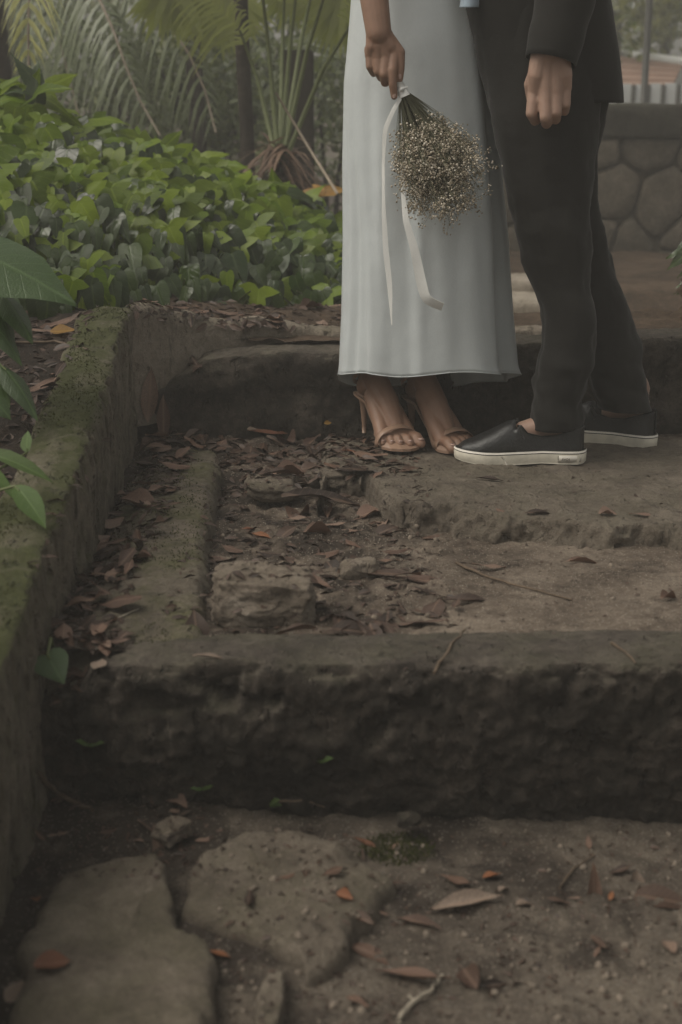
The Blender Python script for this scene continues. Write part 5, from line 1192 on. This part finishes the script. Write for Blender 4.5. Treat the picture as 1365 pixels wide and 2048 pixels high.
# shoes
def shoe(loc, head, label=None, text=False):
    f = Vector((head[0], head[1], 0)).normalized(); l = Vector((-f.y, f.x, 0)); T = lambda a, b, c: Vector(loc) + f * a + l * b + Vector((0, 0, c))
    hw_ = lambda a: float(np.interp(a, [-.002, .004, .02, .05, .10, .15, .20, .235, .262, .28, .290, .294], [0, .018, .031, .035, .034, .040, .047, .046, .038, .026, .012, 0]))
    rise = lambda a: float(np.interp(a, [0, .1, .15, .22, .294], [.0, .004, .002, .0, .008]))
    stn = list(np.linspace(-.002, .02, 6)) + list(np.linspace(.035, .25, 14)) + list(np.linspace(.26, .294, 8))
    ol = [(a, hw_(a)) for a in stn] + [(a, -hw_(a)) for a in stn[-2:0:-1]]; n = len(ol)
    def ringo(levels, mat, nm, parent):
        V = [T(a + (sc - 1) * (a - .14), b * sc, z + rise(a) * k) for (z, sc, k) in levels for a, b in ol]
        F = grid_faces(len(levels), n, closed_m=True) + [tuple(range(n))[::-1], tuple((len(levels) - 1) * n + i for i in range(n))]
        return link(nm, mesh_from(nm, V, F, mat), parent)
    sole = ringo([(.0, .985, 1), (.003, 1.0, 1), (.0235, 1.005, .5), (.024, .998, .5)], MAT['rubber'], 'shoe', groom)
    if label: sole['label'] = label
    ringo([(.0238, 1.002, .5), (.0262, 1.002, .5)], MAT['line'], 'stripe', sole); ringo([(.0260, 1.006, .5), (.0298, 1.006, .5), (.0304, .995, .5)], MAT['rubtop'], 'piping', sole)
    # upper
    V = []; na = 33; xs = list(np.linspace(.002, .02, 4)) + list(np.linspace(.03, .16, 18)) + list(np.linspace(.168, .286, 18)); 
    hcrown = lambda a: float(np.interp(a, [0, .02, .07, .105, .135, .155, .175, .21, .25, .275, .29], [.088, .084, .066, .064, .072, .096, .092, .073, .054, .045, .032]))
    for a in xs:
        w_ = max(hw_(a) * .97, .006); h = hcrown(a)
        for q in range(na):
            s = -1 + 2 * q / (na - 1)
            if a < .156:
                k = abs(s); z = .026 + (h - .026) * sst(1.0, .55, k) if k > .55 else (h - (h - .035) * float(sst(.55, .2, k)) if True else 0)
                b = math.copysign(w_ * (1 if k > .97 else .86 + .14 * sst(.55, 1, k)) * (1 if k > .5 else k / .5), s) * (1 if k > .55 else .9)
            else:
                an = math.pi * .5 * s; b = w_ * math.sin(an) ** 1 if True else 0; b = math.copysign(w_ * abs(math.sin(an)) ** .75, s); z = .026 + (h - .026) * max(0, math.cos(an)) ** .8
            V.append(T(a + (.004 if a < .01 else 0), b, float(z) + .0015 * math.sin(a * 260 + s * 5) * (a < .1)))
    F = grid_faces(len(xs), na); F.append(tuple(range(na)))
    u_ = link('upper', mesh_from('upper', V, F, MAT['leather']), sole); u_.modifiers.new('s', 'SOLIDIFY').thickness = .002
    # elastic gore and collar trim
    for s in (-1, 1):
        mm = MB(); pp = [T(.155, s * .026, .089), T(.150, s * .034, .074), T(.142, s * .0375, .060)]; mm.tube(pp, [.003, .0032, .002], 6)
        mm.tube([T(a, s * (hw_(a) * .86 + .001), hcrown(a) + .0008) for a in (.012, .03, .07, .105, .135, .15)], .0016, 6); link('collar_trim', mm.mesh('collar_trim', MAT['canvas']), sole)
    # foxing seam
    for s in (1,):
        mm = MB(); a = .18; mm.tube([T(a + .012, s * (hw_(a + .012) * 1.006 + .0003), .0225), T(a + .004, s * (hw_(a) * 1.006 + .0003), .012), T(a, s * (hw_(a) * 1.004 + .0003), .003)], .0009, 5); link('sole_seam', mm.mesh('seam', MAT['rubtop']), sole)
    if text:
        s = 1; mm = MB(); d = [(a, hw_(a)) for a in (.012, .025, .04, .052, .064)]
        V = [T(a, s * (w * 1.004 + .0012), z + rise(a) * .6) for z in (.0075, .0205) for a, w in d]; me = mesh_from('heel_tag', V, grid_faces(2, 5), MAT['rubtop']); ht = link('heel_tag', me, sole); ht.modifiers.new('s', 'SOLIDIFY').thickness = .0012
        mm = MB(); zf = .0072; mm.tube([T(.065, s * (hw_(.065) * 1.004 + .0012), .021), T(.065, s * (hw_(.065) * 1.004 + .0012), zf), T(.04, s * (hw_(.04) * 1.004 + .0014), zf), T(.014, s * (hw_(.014) * 1.004 + .0014), zf)], .0006, 5); link('tag_outline', mm.mesh('o', MAT['ink']), sole)
        fc = bpy.data.curves.new('tag_text', 'FONT'); fc.body = 'RVCA'; fc.size = .0072; fc.extrude = .0002; fc.shear = .25; fc.align_x = 'LEFT'
        to = bpy.data.objects.new('tmp', fc); COL.objects.link(to); dg = bpy.context.evaluated_depsgraph_get(); tm = bpy.data.meshes.new_from_object(to.evaluated_get(dg)); bpy.data.objects.remove(to)
        p0 = T(.058, s * (hw_(.05) * 1.004 + .0022), .0115); xd = -f; Mx = Matrix(((xd.x, 0, l.x * s, p0.x), (xd.y, 0, l.y * s, p0.y), (0, 1, 0, p0.z), (0, 0, 0, 1)))
        tm.transform(Mx); tm.materials.clear(); tm.materials.append(MAT['ink']); link('tag_text', tm, sole)
    return sole
p, n = pick(1040, 927); 
zs = max(drop(x, 3.09)[0].z for x in (.3, .4, .5, .55)) - .002
ht_ = W(1173, 925, 3.085)
shoe((ht_.x, 3.10, zs), (-1, .02), 'near black slip-on shoe with a tag on its heel', True)
zf = max(drop(x, 3.3)[0].z for x in (.6, .7, .75)) - .004
shoe((W(1322, 885, 3.24).x - .004, 3.265, zf), (-.88, .47), 'far black slip-on shoe, half hidden by the trousers')

# ------------------------------------------------------------------ haze
hb = bpy.data.meshes.new('haze'); bmh = bmesh.new(); bmesh.ops.create_cube(bmh, size=1)
for v in bmh.verts: v.co = Vector((v.co.x * 40, 10 + v.co.y * 30, 2.25 + v.co.z * 7.5))
bmh.to_mesh(hb); bmh.free()
th_ = NT('haze_air'); pv = th_.n('VolumePrincipled'); pv.inputs['Color'].default_value = (.95, .93, .88, 1); pv.inputs['Density'].default_value = .017
th_.t.links.new(pv.outputs[0], th_.out.inputs['Volume']); hb.materials.append(th_.m)
USE_HAZE = True
if USE_HAZE: tag(link('haze', hb, M=Matrix.Identity(4)), kind='stuff')
for o in SC.objects:
    if '_w' in o: del o['_w']
